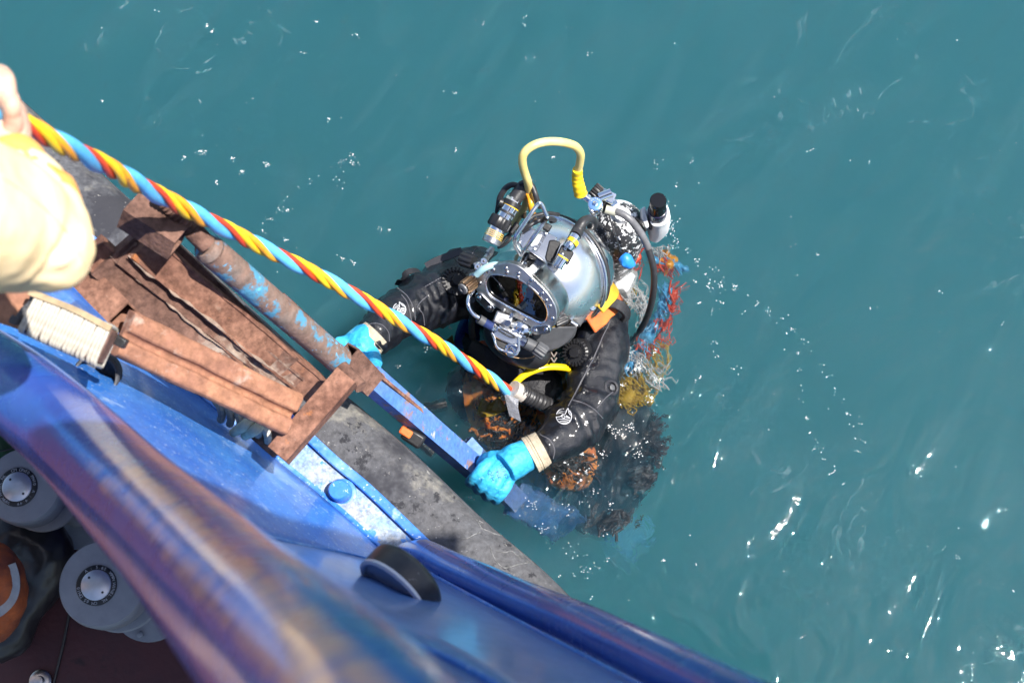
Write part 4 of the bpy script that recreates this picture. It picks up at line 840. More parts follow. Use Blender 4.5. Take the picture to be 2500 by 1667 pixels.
# rear rim and its band
def great(c, ax, r, n=56, a0=0, a1=360):
    ax = Vector(ax).normalized(); u_ = ax.orthogonal().normalized(); w_ = ax.cross(u_)
    return [c + (u_ * math.cos(R(a0 + (a1 - a0) * k / n)) + w_ * math.sin(R(a0 + (a1 - a0) * k / n))) * r for k in range(n)]
bx = (HN * -1 + HX * .25 + HU * .1).normalized()
m = M(); m.tube(great(HC + bx * .035, bx, .1435), .0055, 10, closed=True); build('rim', m, steel, hm)
m = M(); m.tube(great(HC + bx * .052, bx, .139), .006, 10, closed=True); build('rim_seal', m, hose_black, hm)
m = M(); m.ell(HC + bx * .06, HX * .128, HN * .095, HU * .130, 40, 20); build('rear_shell', m, steel, hm)
# face port: plate outlines on the port plane
PC = P(1262, 732, 3.40); PN = HN
OUTL = [(470, 340), (500, 280), (560, 235), (640, 205), (720, 190), (800, 180), (880, 195), (960, 240), (1030, 300), (1100, 370), (1180, 450), (1250, 540), (1300, 640), (1312, 740), (1285, 820), (1225, 868), (1160, 880), (1090, 860), (1000, 810), (880, 745), (760, 680), (640, 610), (540, 545), (485, 480), (462, 410)]
INNL = [(585, 350), (605, 318), (640, 302), (700, 300), (760, 306), (830, 318), (900, 342), (970, 378), (1040, 430), (1100, 485), (1155, 548), (1195, 612), (1215, 680), (1212, 740), (1188, 782), (1145, 794), (1095, 780), (1030, 745), (940, 700), (850, 652), (760, 604), (670, 552), (612, 505), (585, 455), (577, 400)]
def pl6(L, off=0): return [PL(*k6(x, y), PC, PN) + PN * off for x, y in L]
def smc(L, n=4):
    q = L[-2:] + L + L[:3]; s_ = smooth_path([Vector((x, y, 0)) for x, y in q], n); k = 2 * n
    return [(v.x, v.y) for v in s_[k:k + len(L) * n]]
oS, iS = smc(OUTL), smc(INNL)
m = M(); m.ring(pl6(oS), pl6(iS), -PN * .014); build('port_frame', m, steel_dull, hm, bevel=.002, angle=30)
def scale2(L, f):
    cx = sum(p[0] for p in L) / len(L); cy = sum(p[1] for p in L) / len(L); return [(cx + (x - cx) * f, cy + (y - cy) * f) for x, y in L]
m = M(); m.ring(pl6(scale2(oS, 1.01), -.014), pl6(scale2(oS, .86), -.014), -PN * .06); build('port_flange', m, steel, hm, angle=30)
m = M(); m.tube(pl6(scale2(iS, 1.0), -.001), .0028, 8, closed=True); build('port_gasket', m, steel, hm)
def glass():
    m = bpy.data.materials.new('port_glass'); m.use_nodes = True; t = m.node_tree; t.nodes.remove(t.nodes['Principled BSDF']); N = t.nodes.new; L = t.links.new
    tr_ = N('ShaderNodeBsdfTransparent'); tr_.inputs[0].default_value = (.34, .38, .38, 1); g = N('ShaderNodeBsdfGlossy'); g.inputs['Roughness'].default_value = .03
    n = N('ShaderNodeTexNoise'); n.inputs['Scale'].default_value = 45; tc = N('ShaderNodeTexCoord'); L(tc.outputs['Object'], n.inputs['Vector']); b = N('ShaderNodeBump'); b.inputs['Strength'].default_value = .12; b.inputs['Distance'].default_value = .004; L(n.outputs[0], b.inputs['Height']); L(b.outputs[0], g.inputs['Normal'])
    f = N('ShaderNodeFresnel'); f.inputs[0].default_value = 1.9; mx = N('ShaderNodeMixShader'); L(f.outputs[0], mx.inputs[0]); L(tr_.outputs[0], mx.inputs[1]); L(g.outputs[0], mx.inputs[2]); L(mx.outputs[0], t.nodes['Material Output'].inputs['Surface']); return m
m = M(); m.prism(pl6(scale2(iS, 1.03), -.006), -PN * .004); build('port_window', m, glass(), hm, smooth=False)
m = M(); m.prism(pl6(scale2(iS, 1.12), -.062), -PN * .004); build('port_backing', m, blackp, hm, smooth=False)
def screw(c, ax, r=.0052, h=.0042):
    m = M(); m.lathe(c, ax, [(r, -.002), (r, .0012), (r * .8, h * .8), (r * .3, h)], 16); o = build('screw', m, steel, hm)
    u_ = Vector(ax).orthogonal().normalized(); u_ = (u_ * math.cos(c.x * 90) + Vector(ax).cross(u_) * math.sin(c.x * 90)); s = Vector(ax).cross(u_); m = M(); m.box(c + Vector(ax) * h * .96, u_ * r * .8, s * .0006, Vector(ax) * .0004); build('slot', m, blackp, o)
for x, y in ((515, 385), (556, 290), (600, 268), (655, 248), (785, 232), (797, 275), (915, 285), (908, 322), (1045, 355), (1022, 384), (1160, 492), (1200, 565), (1240, 622), (1268, 752), (980, 768), (760, 668)): screw(PL(*k6(x, y), PC, PN), PN)
for a, b in (((515, 530), (620, 635)), ((1095, 872), (1205, 858))):
    A_, B_ = PL(*k6(*a), PC, PN) + PN * .004, PL(*k6(*b), PC, PN) + PN * .004; d = (B_ - A_).normalized(); s = PN.cross(d); w_ = .0125
    poly = [A_ + (-d * math.cos(R(k * 22.5)) + s * math.sin(R(k * 22.5))) * w_ for k in range(-4, 5)] + [B_ + (d * math.cos(R(k * 22.5)) - s * math.sin(R(k * 22.5))) * w_ for k in range(-4, 5)]
    m = M(); m.prism(poly, -PN * .012); o = build('clamp_link', m, steel, hm, bevel=.002)
    for q in (A_, B_): screw(q, PN, .0062, .004)
def HT(name, pts, r, matl, n=14, par=None, conv=K6, **k):
    m = M(); m.tube(smooth_path([conv(*p) for p in pts], 6) if len(pts) > 2 else [conv(*p) for p in pts], r if not isinstance(r, list) else lerp_list(r, (len(pts) - 1) * 6 + 1 if len(pts) > 2 else 2), n); return build(name, m, matl, par or hm, **k)
# brow bridge between port and mounting block
m = M(); m.prism([K6(*p, 3.385) for p in ((760, 200), (850, 130), (985, 165), (1000, 240), (1060, 330), (1080, 380), (960, 300), (860, 245))], V(0, 0, -.03)); build('brow_plate', m, steel_dull, hm, bevel=.003)
HT('brow_pipe', [(985, 170, 3.37), (1010, 240, 3.375), (1050, 310, 3.385), (1085, 380, 3.40)], .0022, steel, 8)
HT('brow_hose', [(480, 300, 3.40), (560, 235, 3.385), (660, 200, 3.39), (760, 205, 3.40)], .0085, mat('clear_hose', (.30, .48, .52), .2), 12)
# pipe on the left cheek, fitting, regulator
HT('cheek_pipe', [(445, 465, 3.42), (405, 520, 3.39), (393, 590, 3.38), (410, 660, 3.38), (455, 715, 3.385), (505, 745, 3.39)], .0052, chrome)
m = M(); m.cyl(K6(500, 755, 3.40), K6(655, 845, 3.42), .0105, 18); build('blue_fitting', m, mat('blue_anodised', (.03, .05, .17), .35, metal=.3, var=.3), hm)
m = M(); m.cyl(K6(505, 757, 3.395), K6(560, 790, 3.40), .0112, 18); build('fitting_sleeve', m, greyp, hm)
m = M(); m.cyl(K6(640, 835, 3.415), K6(690, 865, 3.42), .0095, 6); build('hex_nut', m, chrome, hm)
m = M(); m.cyl(K6(690, 850, 3.42), K6(960, 990, 3.44), .0135, 24); build('regulator_body', m, chrome, hm)
m = M(); m.prism([K6(*p, 3.41) for p in ((645, 905), (700, 860), (930, 960), (930, 1010), (850, 1030), (640, 935))], V(0, 0, -.025)); build('regulator_cover', m, steel, hm, bevel=.003)
m = M(); m.ell(K6(945, 850, 3.45), V(.031, -.008, 0), V(.008, .026, 0), V(0, 0, .028), 32, 18); build('exhaust_dome', m, chrome, hm)
m = M(); m.box(K6(755, 760, 3.43), V(.020, -.008, 0), V(.006, .014, 0), V(0, 0, .02)); build('bracket_block', m, steel_dull, hm, bevel=.004)
m = M(); m.cyl(K6(860, 700, 3.41), K6(790, 790, 3.42), .0055, 14); build('bent_rod', m, steel, hm)
m = M(); m.cyl(K6(800, 790, 3.405), K6(800, 800, 3.385), .0085, 6); build('hex_nut', m, steel, hm)
HT('slot_rim', [(700, 862, 3.398), (760, 870, 3.398), (860, 925, 3.398), (880, 945, 3.398), (820, 940, 3.398), (720, 885, 3.398), (700, 862, 3.398)], .0020, hose_black, 8)
HT('regulator_guard', [(640, 905, 3.41), (665, 970, 3.395), (690, 1045, 3.395), (750, 1080, 3.40), (820, 1105, 3.40), (865, 1120, 3.41)], .0032, chrome, 10)
m = M(); m.prism([K6(*p, 3.42) for p in ((660, 950), (830, 1030), (830, 1070), (790, 1090), (700, 1050), (670, 1000))], V(0, 0, -.02)); build('regulator_diaphragm', m, blackp, hm, bevel=.003)
m = M(); m.lathe(K6(850, 1075, 3.42), V(-.1, -.2, 1).normalized(), [(.0175, -.02), (.0175, .004), (.0150, .006), (.0095, .006), (.009, -.006)], 28); build('outlet_ring', m, chrome, hm)
m = M(); m.prism([K6(*p, 3.405) for p in ((900, 930), (925, 935), (935, 1080), (905, 1120), (880, 1110), (905, 1050))], V(0, 0, -.02)); build('lever', m, steel, hm, bevel=.002)
m = M(); m.cyl(K6(935, 975, 3.42), K6(990, 1005, 3.42), .0125, 6); build('hex_nut', m, steel, hm)
m = M(); m.cyl(K6(985, 1000, 3.42), K6(1110, 1060, 3.43), .0145, 24); build('adjusting_sleeve', m, greyp, hm)
m = M(); m.ribbed(K6(1095, 1050, 3.42), K6(1195, 1120, 3.42), .0185, 10, .14); build('ribbed_knob', m, greyp, hm)
# grey exhaust whisker
m = M(); poly = [K6(*p, tt) for *p, tt in ((1010, 930, 3.46), (1150, 880, 3.45), (1300, 835, 3.45), (1530, 832, 3.47), (1500, 930, 3.49), (1440, 1000, 3.50), (1330, 1060, 3.50), (1220, 1110, 3.49), (1150, 1040, 3.47))]
m.prism(poly, V(0, 0, -.035)); build('exhaust_whisker', m, mat('dark_grey_rubber', (.062, .063, .068), .45, var=.25, vscale=25, bump=.15), hm, bevel=.007)
# lower neck dam and mouth bulk
m = M(); m.ell(K6(900, 1010, 3.53), V(.082, -.04, 0), V(.02, .05, 0), V(0, 0, .05), 32, 18); build('neck_dam', m, blackp, hm)
HT('wire_hoop', [(660, 1040, 3.50), (740, 1110, 3.48), (850, 1150, 3.48), (970, 1165, 3.48), (1060, 1150, 3.48), (1120, 1110, 3.48)], .0018, brass, 8)
# yoke and latch on the left side
m = M(); m.prism([K6(*p, tt) for *p, tt in ((1390, 690, 3.49), (1560, 580, 3.50), (1640, 560, 3.52), (1690, 610, 3.53), (1650, 690, 3.53), (1540, 715, 3.52), (1420, 745, 3.50))], V(0, 0, -.016)); build('yoke_plate', m, steel, hm, bevel=.004)
m = M(); m.cyl(K6(1590, 700, 3.52), K6(1510, 815, 3.50), .011, 20); build('latch_pin', m, greyp, hm)
m = M(); m.cyl(K6(1455, 790, 3.49), K6(1525, 830, 3.49), .006, 14); build('latch_lug', m, steel, hm)
m = M(); m.ribbed(K6(1290, 800, 3.45), K6(1410, 745, 3.46), .0125, 9, .15); build('dial_knob', m, hose_black, hm)
HT('latch_lever', [(1610, 580, 3.50), (1650, 640, 3.50), (1680, 660, 3.505), (1700, 640, 3.51)], .0045, chrome, 10)
m = M(); m.lathe(K6(1555, 665, 3.495), V(0, 0, 1), [(.006, 0), (.006, .002), (.004, .003)], 16); build('screw', m, steel, hm)
# right-hand valves (picture left)
m = M(); m.ribbed(K6(330, 130, 3.44), K6(455, 175, 3.42), .019, 9, .16); build('ribbed_knob', m, blackp, hm)
m = M(); m.ribbed(K6(350, 440, 3.40), K6(445, 370, 3.42), .0185, 11, .2); build('brass_knob', m, brass, hm)
m = M(); m.lathe(K6(345, 445, 3.40), (K6(345, 445, 3.40) - K6(445, 370, 3.42)).normalized(), [(.014, 0), (.013, .004), (.006, .005), (.005, .002)], 24); build('knob_cap', m, hose_grey, hm)
m = M(); m.prism([K6(*p, 3.40) for p in ((440, 180), (500, 160), (590, 150), (620, 190), (560, 240), (470, 310), (430, 330), (470, 250))], V(0, 0, -.022)); build('valve_bracket', m, steel_dull, hm, bevel=.003)
for x, y in ((555, 160), (492, 216)):
    m = M(); m.lathe(K6(x, y, 3.395), V(0, 0, 1), [(.0085, -.006), (.0085, .001), (.0070, .003), (.0032, .003), (.003, .001)], 22); o = build('socket_bolt', m, chrome, hm); m = M(); m.lathe(K6(x, y, 3.3915), V(0, 0, 1), [(.0028, 0), (.002, .0003)], 6); build('socket', m, blackp, o)
m = M(); m.cyl(K6(575, 135, 3.41), K6(640, 30, 3.43), .0075, 16); m.cyl(K6(600, 90, 3.415), K6(620, 60, 3.42), .0095, 16); build('stem', m, steel_dull, hm)
m = M(); m.cyl(K6(430, 320, 3.42), K6(480, 290, 3.41), .009, 14); build('valve_body', m, steel_dull, hm)

# ---- mounting block, light, camera, handle on the crown
BT = 3.36
m = M(); m.prism([KH(*p, BT) for p in ((560, 880), (690, 800), (900, 830), (1130, 930), (1130, 960), (960, 1330), (840, 1240), (680, 1130), (610, 1150), (540, 1010))], V(0, 0, -.05)); build('mounting_plate', m, steel, hm, bevel=.0025)
m = M(); m.prism([KH(*p, BT - .006) for p in ((790, 870), (905, 905), (830, 1050), (735, 1075), (715, 1050))], V(0, 0, -.008)); o = build('name_plate', m, white_fab, hm, bevel=.001)
vs, fs = text2d('CLB 2001', .012); ca = KH(870, 1010, BT - .004); u_ = (KH(905, 940, BT) - KH(820, 1080, BT)).normalized(); w_ = V(-1, .35, 0); w_ = (w_ - u_ * w_.dot(u_)).normalized()
m = M(); m.add([KH(880, 1010, BT - .0012) + u_ * q.x + w_ * q.y for q in vs], fs); build('plate_lettering', m, blackp, hm, smooth=False)
for x, y in ((945, 885), (775, 1125), (725, 785), (550, 1020), (905, 785)): screw(KH(x, y, BT - .001), V(0, 0, 1), .0052, .004)
m = M(); m.prism([KH(*p, BT + .01) for p in ((690, 1170), (850, 1220), (810, 1290), (690, 1250))], V(0, 0, -.03)); build('cable_port', m, blackp, hm, bevel=.003)
m = M(); m.prism([KH(*p, BT - .01) for p in ((940, 700), (1060, 760), (1000, 860), (900, 800))], V(0, 0, -.035)); build('cable_clip', m, blackp, hm, bevel=.003)
m = M(); m.prism([KH(*p, BT - .004) for p in ((1010, 980), (1090, 975), (1190, 1020), (1130, 1180), (1050, 1340), (960, 1300), (945, 1240))], V(0, 0, -.045)); build('lamp_bracket', m, blackp, hm, bevel=.003)
m = M(); m.prism([KH(*p, BT - .03) for p in ((1200, 1050), (1300, 1060), (1390, 1180), (1310, 1350), (1270, 1350), (1130, 1200))], V(0, 0, -.04)); build('lamp_clamp', m, blackp, hm, bevel=.004)
for x, y in ((1255, 1110), (1210, 1195)): screw(KH(x, y, BT - .032), V(0, 0, 1), .0045, .003)
HT('lamp_body', [(1230, 1230, BT - .03), (1140, 1370, BT - .03)], .0135, chrome, 24, conv=KH)
HT('lamp_lens', [(1148, 1358, BT - .031), (1125, 1393, BT - .03)], .0145, steel, 24, conv=KH)
m = M(); a = KH(1230, 1225, BT - .03); d = KH(1125, 1393, BT - .03) - a; m.lathe(a, d, [(.0146, .002), (.0150, .004), (.0146, .006)], 24); build('orange_ring', m, h_yel, hm)
HT('lamp_socket', [(1400, 920, BT - .02), (1330, 1040, BT - .03), (1290, 1100, BT - .03)], .0135, chrome, 24, conv=KH)
HT('yellow_band', [(1385, 985, BT - .028), (1345, 1035, BT - .031)], .0148, h_yel, 24, conv=KH)
HT('lamp_cable_boot', [(1405, 910, BT - .02), (1450, 830, BT - .01), (1510, 730, BT - .01), (1580, 670, BT), (1660, 660, BT + .02), (1710, 710, BT + .04), (1690, 770, BT + .06), (1620, 780, BT + .07)], [.0145, .0145, .0130, .0110, .0095, .0085, .0085, .0085], hose_black, 16, conv=KH)
# handle of bent rod
HT('carry_handle', [(575, 1205, BT - .01), (500, 1090, BT - .04), (478, 990, BT - .07), (510, 900, BT - .085), (680, 650, BT - .095), (820, 450, BT - .095), (865, 415, BT - .095), (905, 450, BT - .09), (950, 560, BT - .08), (975, 625, BT - .075), (960, 660, BT - .075), (800, 890, BT - .07), (640, 1120, BT - .04), (580, 1210, BT - .01)], .0052, steel, 12, conv=KH)
m = M(); a, b = KH(965, 640, BT - .076), KH(900, 730, BT - .073); m.tube(sub_path(a, b, 48), [.0068 + .0012 * math.sin(i * 1.3) for i in range(49)], 12); build('whipping', m, blackp, hm)
HT('cable', [(600, 840, BT - .02), (720, 750, BT - .03), (850, 680, BT - .02), (960, 650, BT - .02), (1060, 655, BT - .0), (1090, 680, BT + .02), (1030, 690, BT + .03)], .0060, hose_black, 10, conv=KH)
HT('cable', [(600, 850, BT - .01), (720, 650, BT + .0), (860, 590, BT + .01), (1000, 570, BT + .02), (1150, 590, BT + .05)], .0050, hose_black, 10, conv=KH)
# torch on the left side of the crown
TT = 3.35
def seg(name, a, b, r, matl, n=28, r2=None, t0=TT): m = M(); m.cyl(KH(*a, t0), KH(*b, t0), r, n, r2); return build(name, m, matl, hm)
seg('torch_boot', (630, 150), (470, 370), .0165, hose_black, r2=.0175); seg('torch_collar', (475, 345), (430, 430), .0185, steel, 6)
seg('torch_band', (455, 395), (420, 465), .0225, blackp); seg('yellow_ring', (425, 452), (412, 475), .0215, h_yel)
seg('torch_barrel', (415, 470), (360, 560), .0195, chrome); seg('torch_band', (368, 548), (350, 582), .0208, hose_black); seg('torch_barrel', (352, 578), (285, 700), .0190, chrome)
m = M(); m.ribbed(KH(295, 640, TT), KH(205, 800, TT), .0270, 10, .10); build('torch_clamp', m, blackp, hm)
seg('torch_head', (225, 770), (115, 1020), .0205, chrome, r2=.0225)
for k in range(4): seg('yellow_ring', (190 - k * 12, 850 + k * 27), (186 - k * 12, 858 + k * 27), .0216 + k * .0004, h_yel)
a = KH(115, 1020, TT); d = (a - KH(225, 770, TT)).normalized(); m = M(); m.lathe(a, d, [(.0228, -.012), (.0228, 0), (.0200, .001), (.0185, -.006)], 28); build('torch_lens', m, steel_dull, hm)
m = M(); m.prism([KH(*p, TT - .004) for p in ((380, 720), (440, 760), (370, 870), (310, 830))], V(0, 0, -.025)); build('clamp_block', m, greyp, hm, bevel=.003)
m = M(); m.prism([KH(*p, TT + .012) for p in ((490, 690), (560, 760), (450, 900), (380, 860))], V(0, 0, -.03)); build('clamp_arm', m, blackp, hm, bevel=.003)
m = M(); m.lathe(KH(330, 430, TT), V(-.8, .3, .1).normalized(), [(.009, -.012), (.009, .004), (.012, .006), (.012, .014)], 16); build('clamp_screw', m, blackp, hm)
HT('torch_cable', [(525, 150, TT), (440, 135, TT), (340, 190, TT + .01), (260, 320, TT + .02), (235, 460, TT + .03), (220, 560, TT + .04), (225, 640, TT + .05)], .0072, hose_black, 12, conv=KH)
HT('torch_cable', [(570, 120, TT - .01), (640, 95, TT - .02), (720, 120, TT - .02), (770, 200, TT - .02), (800, 290, TT - .02), (830, 390, TT - .01), (880, 480, TT)], .0066, hose_black, 12, conv=KH)
HT('orange_hose', [(590, 330, TT + .02), (640, 255, TT), (680, 260, TT), (715, 340, TT), (735, 450, TT), (745, 545, TT + .02), (780, 620, TT + .06)], .0078, h_org, 12, conv=KH)
HT('cable', [(790, 260, TT + .01), (800, 340, TT + .01), (820, 420, TT + .01)], .003, h_yel, 8, conv=KH)
HT('cable', [(640, 400, TT + .05), (630, 500, TT + .06), (620, 640, TT + .07)], .0058, brass, 8, conv=KH)
HT('cable', [(430, 930, TT + .02), (380, 1000, TT + .02), (290, 1070, TT + .03), (230, 1090, TT + .04)], .0040, hose_black, 8, conv=KH)
HT('cable', [(520, 710, TT + .03), (470, 830, TT + .03), (330, 960, TT + .04), (250, 1060, TT + .04)], .0050, hose_black, 8, conv=KH)
# pale yellow hose that loops up from the crown to the regulator
yh = thing('yellow_hose', K5(585, 690, 3.4), 'pale yellow air hose looping above the helmet to the regulator', 'hose')
Y = [(430, 970, 3.46), (500, 870, 3.43), (560, 775, 3.40), (590, 680, 3.37), (598, 600, 3.34), (582, 510, 3.30), (552, 420, 3.27), (532, 330, 3.24), (540, 250, 3.22), (590, 185, 3.21), (680, 135, 3.21), (790, 112, 3.22), (900, 112, 3.23), (1010, 132, 3.25), (1085, 165, 3.27), (1130, 230, 3.30), (1128, 310, 3.33), (1112, 390, 3.36), (1100, 460, 3.38)]
m = M(); m.tube(smooth_path([K5(*p) for p in Y], 6), .0098, 18); build('hose', m, pale_yel, yh)
m = M(); pts = smooth_path([K5(*p) for p in ((1102, 400, 3.36), (1100, 480, 3.385), (1112, 560, 3.40), (1135, 650, 3.42))], 10); m.tube(pts, [.0120 + .0042 * (i / 30) + .0006 * math.sin(i * 1.1) for i in range(31)], 18); build('tape_wrap', m, mat('yellow_tape', (.84, .58, .02), .4, bump=.3, bscale=50), yh)

# ================================================================ BAILOUT CYLINDER
tk = thing('scuba_cylinder', K5(1540, 1100, 3.7), 'worn black and white emergency gas cylinder on the diver back beside the helmet', 'gas cylinder')
tc_ = K5(1510, 1000, 3.62); ta = V(.06, .22, .97).normalized(); ta = (ta * .6 + Vector((.10, .20, 1)).normalized() * .4).normalized()
m = M(); m.lathe(tc_, ta, [(.079, -.55), (.079, -.06), (.077, -.02), (.070, .018), (.056, .048), (.038, .066), (.022, .074), (.02, .09)], 56); build('cylinder_body', m, tank_m, tk)
m = M(); u_ = ta.orthogonal().normalized()
m.ell(tc_ + ta * .030 + V(.012, -.035, 0), V(.028, .012, 0), V(-.01, .026, 0), ta * .03, 24, 14); build('white_patch', m, white_fab, tk)
m = M(); m.ell(tc_ + ta * .028 + V(-.012, -.040, 0), V(.012, .005, 0), V(-.006, .020, 0), ta * .028, 16, 10); build('green_patch', m, mat('green_decal', (.02, .30, .20), .5, var=.2), tk)
m = M(); m.ribbed(K5(1260, 590, 3.46), K5(1335, 655, 3.46), .0175, 14, .13); build('valve_knob', m, blackp, tk)
m = M(); m.cyl(K5(1320, 640, 3.46), K5(1370, 700, 3.46), .0125, 20); build('valve_neck', m, blackp, tk)
m = M(); m.cyl(K5(1320, 690, 3.45), K5(1450, 640, 3.45), .013, 24); build('valve_body', m, chrome, tk)
m = M(); m.box(K5(1415, 680, 3.46), V(.016, -.008, 0), V(.006, .013, 0), V(0, 0, .014)); build('valve_block', m, chrome, tk, bevel=.004)
m = M(); m.cyl(K5(1440, 760, 3.46), K5(1500, 720, 3.46), .010, 6); build('hex_nut', m, steel, tk)
m = M(); m.ell(K5(1385, 740, 3.50), V(.020, 0, 0), V(0, .026, 0), V(0, 0, .03)); build('valve_block', m, hose_black, tk)
rx = K5(1285, 755, 3.395); ra_ = (K5(1285, 755, 3.395) - K5(1290, 900, 3.50)).normalized()
m = M(); m.lathe(rx, ra_, [(.0165, -.105), (.0175, -.085), (.0180, -.05), (.0175, -.045), (.0182, -.040), (.0185, -.004), (.0175, 0), (.008, .0004)], 40); ro_ = build('regulator', m, chrome, tk)
m = M(); m.lathe(rx + ra_ * .0012, ra_, [(.0160, -.001), (.0160, .0008), (.0155, .001), (.007, .001)], 40); build('regulator_cap', m, mat('steel_blue_cap', (.22, .42, .78), .25, metal=.7), ro_)
m = M(); m.lathe(rx + ra_ * .002, ra_, [(.0062, 0), (.0060, .005), (.0035, .007)], 6); build('centre_bolt', m, chrome, ro_)
b = M(); arc_text(b, 'ULTRA', rx + ra_ * .0024, cR, cU, .0118, .0055, R(90), R(24)); build('cap_lettering', b, white_mark, ro_, smooth=False)
m = M(); m.cyl(K5(1140, 650, 3.42), K5(1235, 720, 3.42), .0085, 18); m.cyl(K5(1150, 655, 3.42), K5(1180, 680, 3.42), .0115, 6); build('hose_fitting', m, chrome, tk)
m = M(); m.cyl(K5(1390, 810, 3.46), K5(1500, 840, 3.46), .0115, 20); build('hose_ferrule', m, mat('clear_sleeve', (.42, .42, .34), .3), tk)
m = M(); m.tube(smooth_path([K5(1355, 700, 3.45), K5(1330, 730, 3.50), K5(1370, 790, 3.52)], 4), .006, 10); build('dust_cap_strap', m, hose_black, tk)
m = M(); m.tube(smooth_path([K5(1420, 850, 3.46), K5(1460, 980, 3.44), K5(1500, 1100, 3.45), K5(1550, 1250, 3.50)], 6), .0022, 8); build('lanyard', m, hose_black, tk)
m = M(); jit(m.tube(smooth_path([K5(1560, 1290, 3.52), K5(1600, 1330, 3.52), K5(1650, 1400, 3.53)], 5), lerp_list([.012, .018, .014], 11), 12), .004, 60); build('blue_tape', m, mat('blue_tape', (.02, .22, .72), .45, bump=.5, bscale=60), tk)
gh = thing('grey_hose', K5(1700, 950, 3.5), 'thin grey to black hose curving from the cylinder valve down into the water', 'hose')
pa = [K5(*p) for p in ((1480, 830, 3.46), (1560, 855, 3.45), (1640, 910, 3.45), (1710, 990, 3.46), (1770, 1080, 3.47), (1820, 1180, 3.49), (1845, 1240, 3.50))]
m = M(); m.tube(smooth_path(pa, 6), .0092, 16); build('upper_hose', m, hose_grey, gh)
def KT(x, y, t): return P(*kt(x, y), t)
m = M(); m.tube(smooth_path([KT(325, 40, 3.49), KT(355, 130, 3.50), KT(378, 250, 3.52), KT(378, 400, 3.55), KT(352, 560, 3.60), KT(305, 700, 3.68), KT(235, 830, 3.78), KT(150, 960, 3.86)], 6), .0085, 14); build('lower_hose', m, hose_black, gh)

# ================================================================ BLACK CANISTER
cn = thing('canister', K5(1915, 950, 3.55), 'black capped canister in a white sleeve floating right of the gas cylinder', 'canister')
ctop = K5(1937, 715, 3.47); cbot = K5(1915, 1000, 3.64); ca_ = (ctop - cbot).normalized()
m = M(); m.lathe(ctop, ca_, [(.021, -.075), (.0212, -.030), (.0205, -.028), (.0205, -.002), (.0190, 0), (.005, .0003)], 40); build('cap', m, mat('gloss_black', (.008, .008, .009), .12), cn)
m = M(); m.lathe(ctop, ca_, [(.024, -.150), (.0245, -.080), (.0235, -.060), (.020, -.058)], 40); build('collar', m, mat('purple_black', (.016, .013, .04), .25), cn)
m = M(); m.lathe(ctop + V(.004, 0, 0), ca_, [(.026, -.21), (.030, -.17), (.029, -.12), (.030, -.095), (.027, -.092)], 40); jit(m, .008, 35); build('white_sleeve', m, white_fab, cn)
m = M(); m.prism([K5(*p, 3.55) for p in ((1760, 800), (1810, 780), (1830, 900), (1850, 1000), (1810, 1010), (1760, 900))], V(0, 0, -.03)); jit(m, .004, 40); build('sleeve_fold', m, white_fab, cn, bevel=.005)
m = M()
for k in range(3): m.tube(smooth_path([K5(1700 + k * 15, 900 + k * 20, 3.56), K5(1760 + k * 12, 940 + k * 20, 3.55), K5(1810, 1000 + k * 15, 3.56)], 4), .003, 8)
build('cable', m, hose_black, cn)

# ================================================================ UMBILICAL END, CHEST HOSE, TAPE
m = M(); pts = smooth_path([K7(775, 190, 3.56), K7(860, 240, 3.58), K7(960, 290, 3.60), K7(1070, 340, 3.63), K7(1150, 380, 3.66)], 12); m.tube(pts, [.0205 + .0013 * math.sin(i * 1.9) for i in range(49)], 22); build('corrugated_sleeve', m, hose_black, ub)
m = M(); pts = smooth_path([K7(720, 175, 3.55), K7(780, 210, 3.565), K7(805, 225, 3.57)], 6); m.tube(pts, .0225, 20); build('tape_collar', m, mat('dirty_tape', (.42, .38, .34), .6, bump=.6, bscale=90), ub)
m = M(); fl = [K7(*p) for p in ((642, 210, 3.54), (770, 265, 3.53), (765, 340, 3.53), (792, 460, 3.54), (690, 410, 3.55), (668, 320, 3.55))]; m.prism(fl, V(0, 0, -.0015)); build('tape_flap', m, tape_m, ub, smooth=False)
ch = thing('chest_hose', K6(1100, 1300, 3.6), 'bright yellow hose running from the umbilical end to the chest valve', 'hose')
m = M(); m.tube(smooth_path([K6(855, 1450, 3.575), K6(900, 1400, 3.57), K6(980, 1335, 3.57), K6(1100, 1280, 3.57), K6(1240, 1252, 3.58), K6(1400, 1262, 3.60), K6(1450, 1290, 3.63)], 8), .0088, 16); build('hose', m, mat('bright_yellow', (.88, .62, .01), .3), ch)

# coloured hoses and webbing trailing behind the diver, just under the surface
tl = thing('hose_coil', Z(*kt(480, 550), -.1), 'blue and red umbilical hoses curling under the water right of the grey hose', 'hose coil')
def under(name, L, r, matl, par, conv=kt, wob=.010, n=14):
    pts = smooth_path([Z(*conv(x, y), z) for x, y, z in L], n); m = M()
    pts = [p + Vector((noise.noise(p * 30), noise.noise(p * 30 + Vector((5, 5, 5))), 0)) * wob for p in pts]; m.tube(pts, [r * (.75 + 1.1 * noise.noise(p * 55)) for p in pts], 12); return build(name, m, matl, par)
under('hose', [(500, 370, -.02), (480, 480, -.04), (430, 600, -.05), (400, 720, -.06), (330, 860, -.08), (250, 960, -.09), (160, 1120, -.10), (70, 1210, -.08)], .016, h_blue, tl)
under('hose', [(560, 430, -.03), (560, 560, -.04), (510, 700, -.05), (450, 820, -.07), (410, 930, -.09)], .011, h_red, tl)
under('hose', [(440, 60, -.03), (520, 120, -.04), (590, 150, -.05)], .010, h_org, tl)
under('hose', [(330, 110, -.01), (470, 180, -.02), (600, 200, -.03), (700, 260, -.06)], .008, h_blue, tl)
under('hose', [(180, 170, .0), (260, 60, -.01), (330, 20, -.02)], .009, h_red, tl)
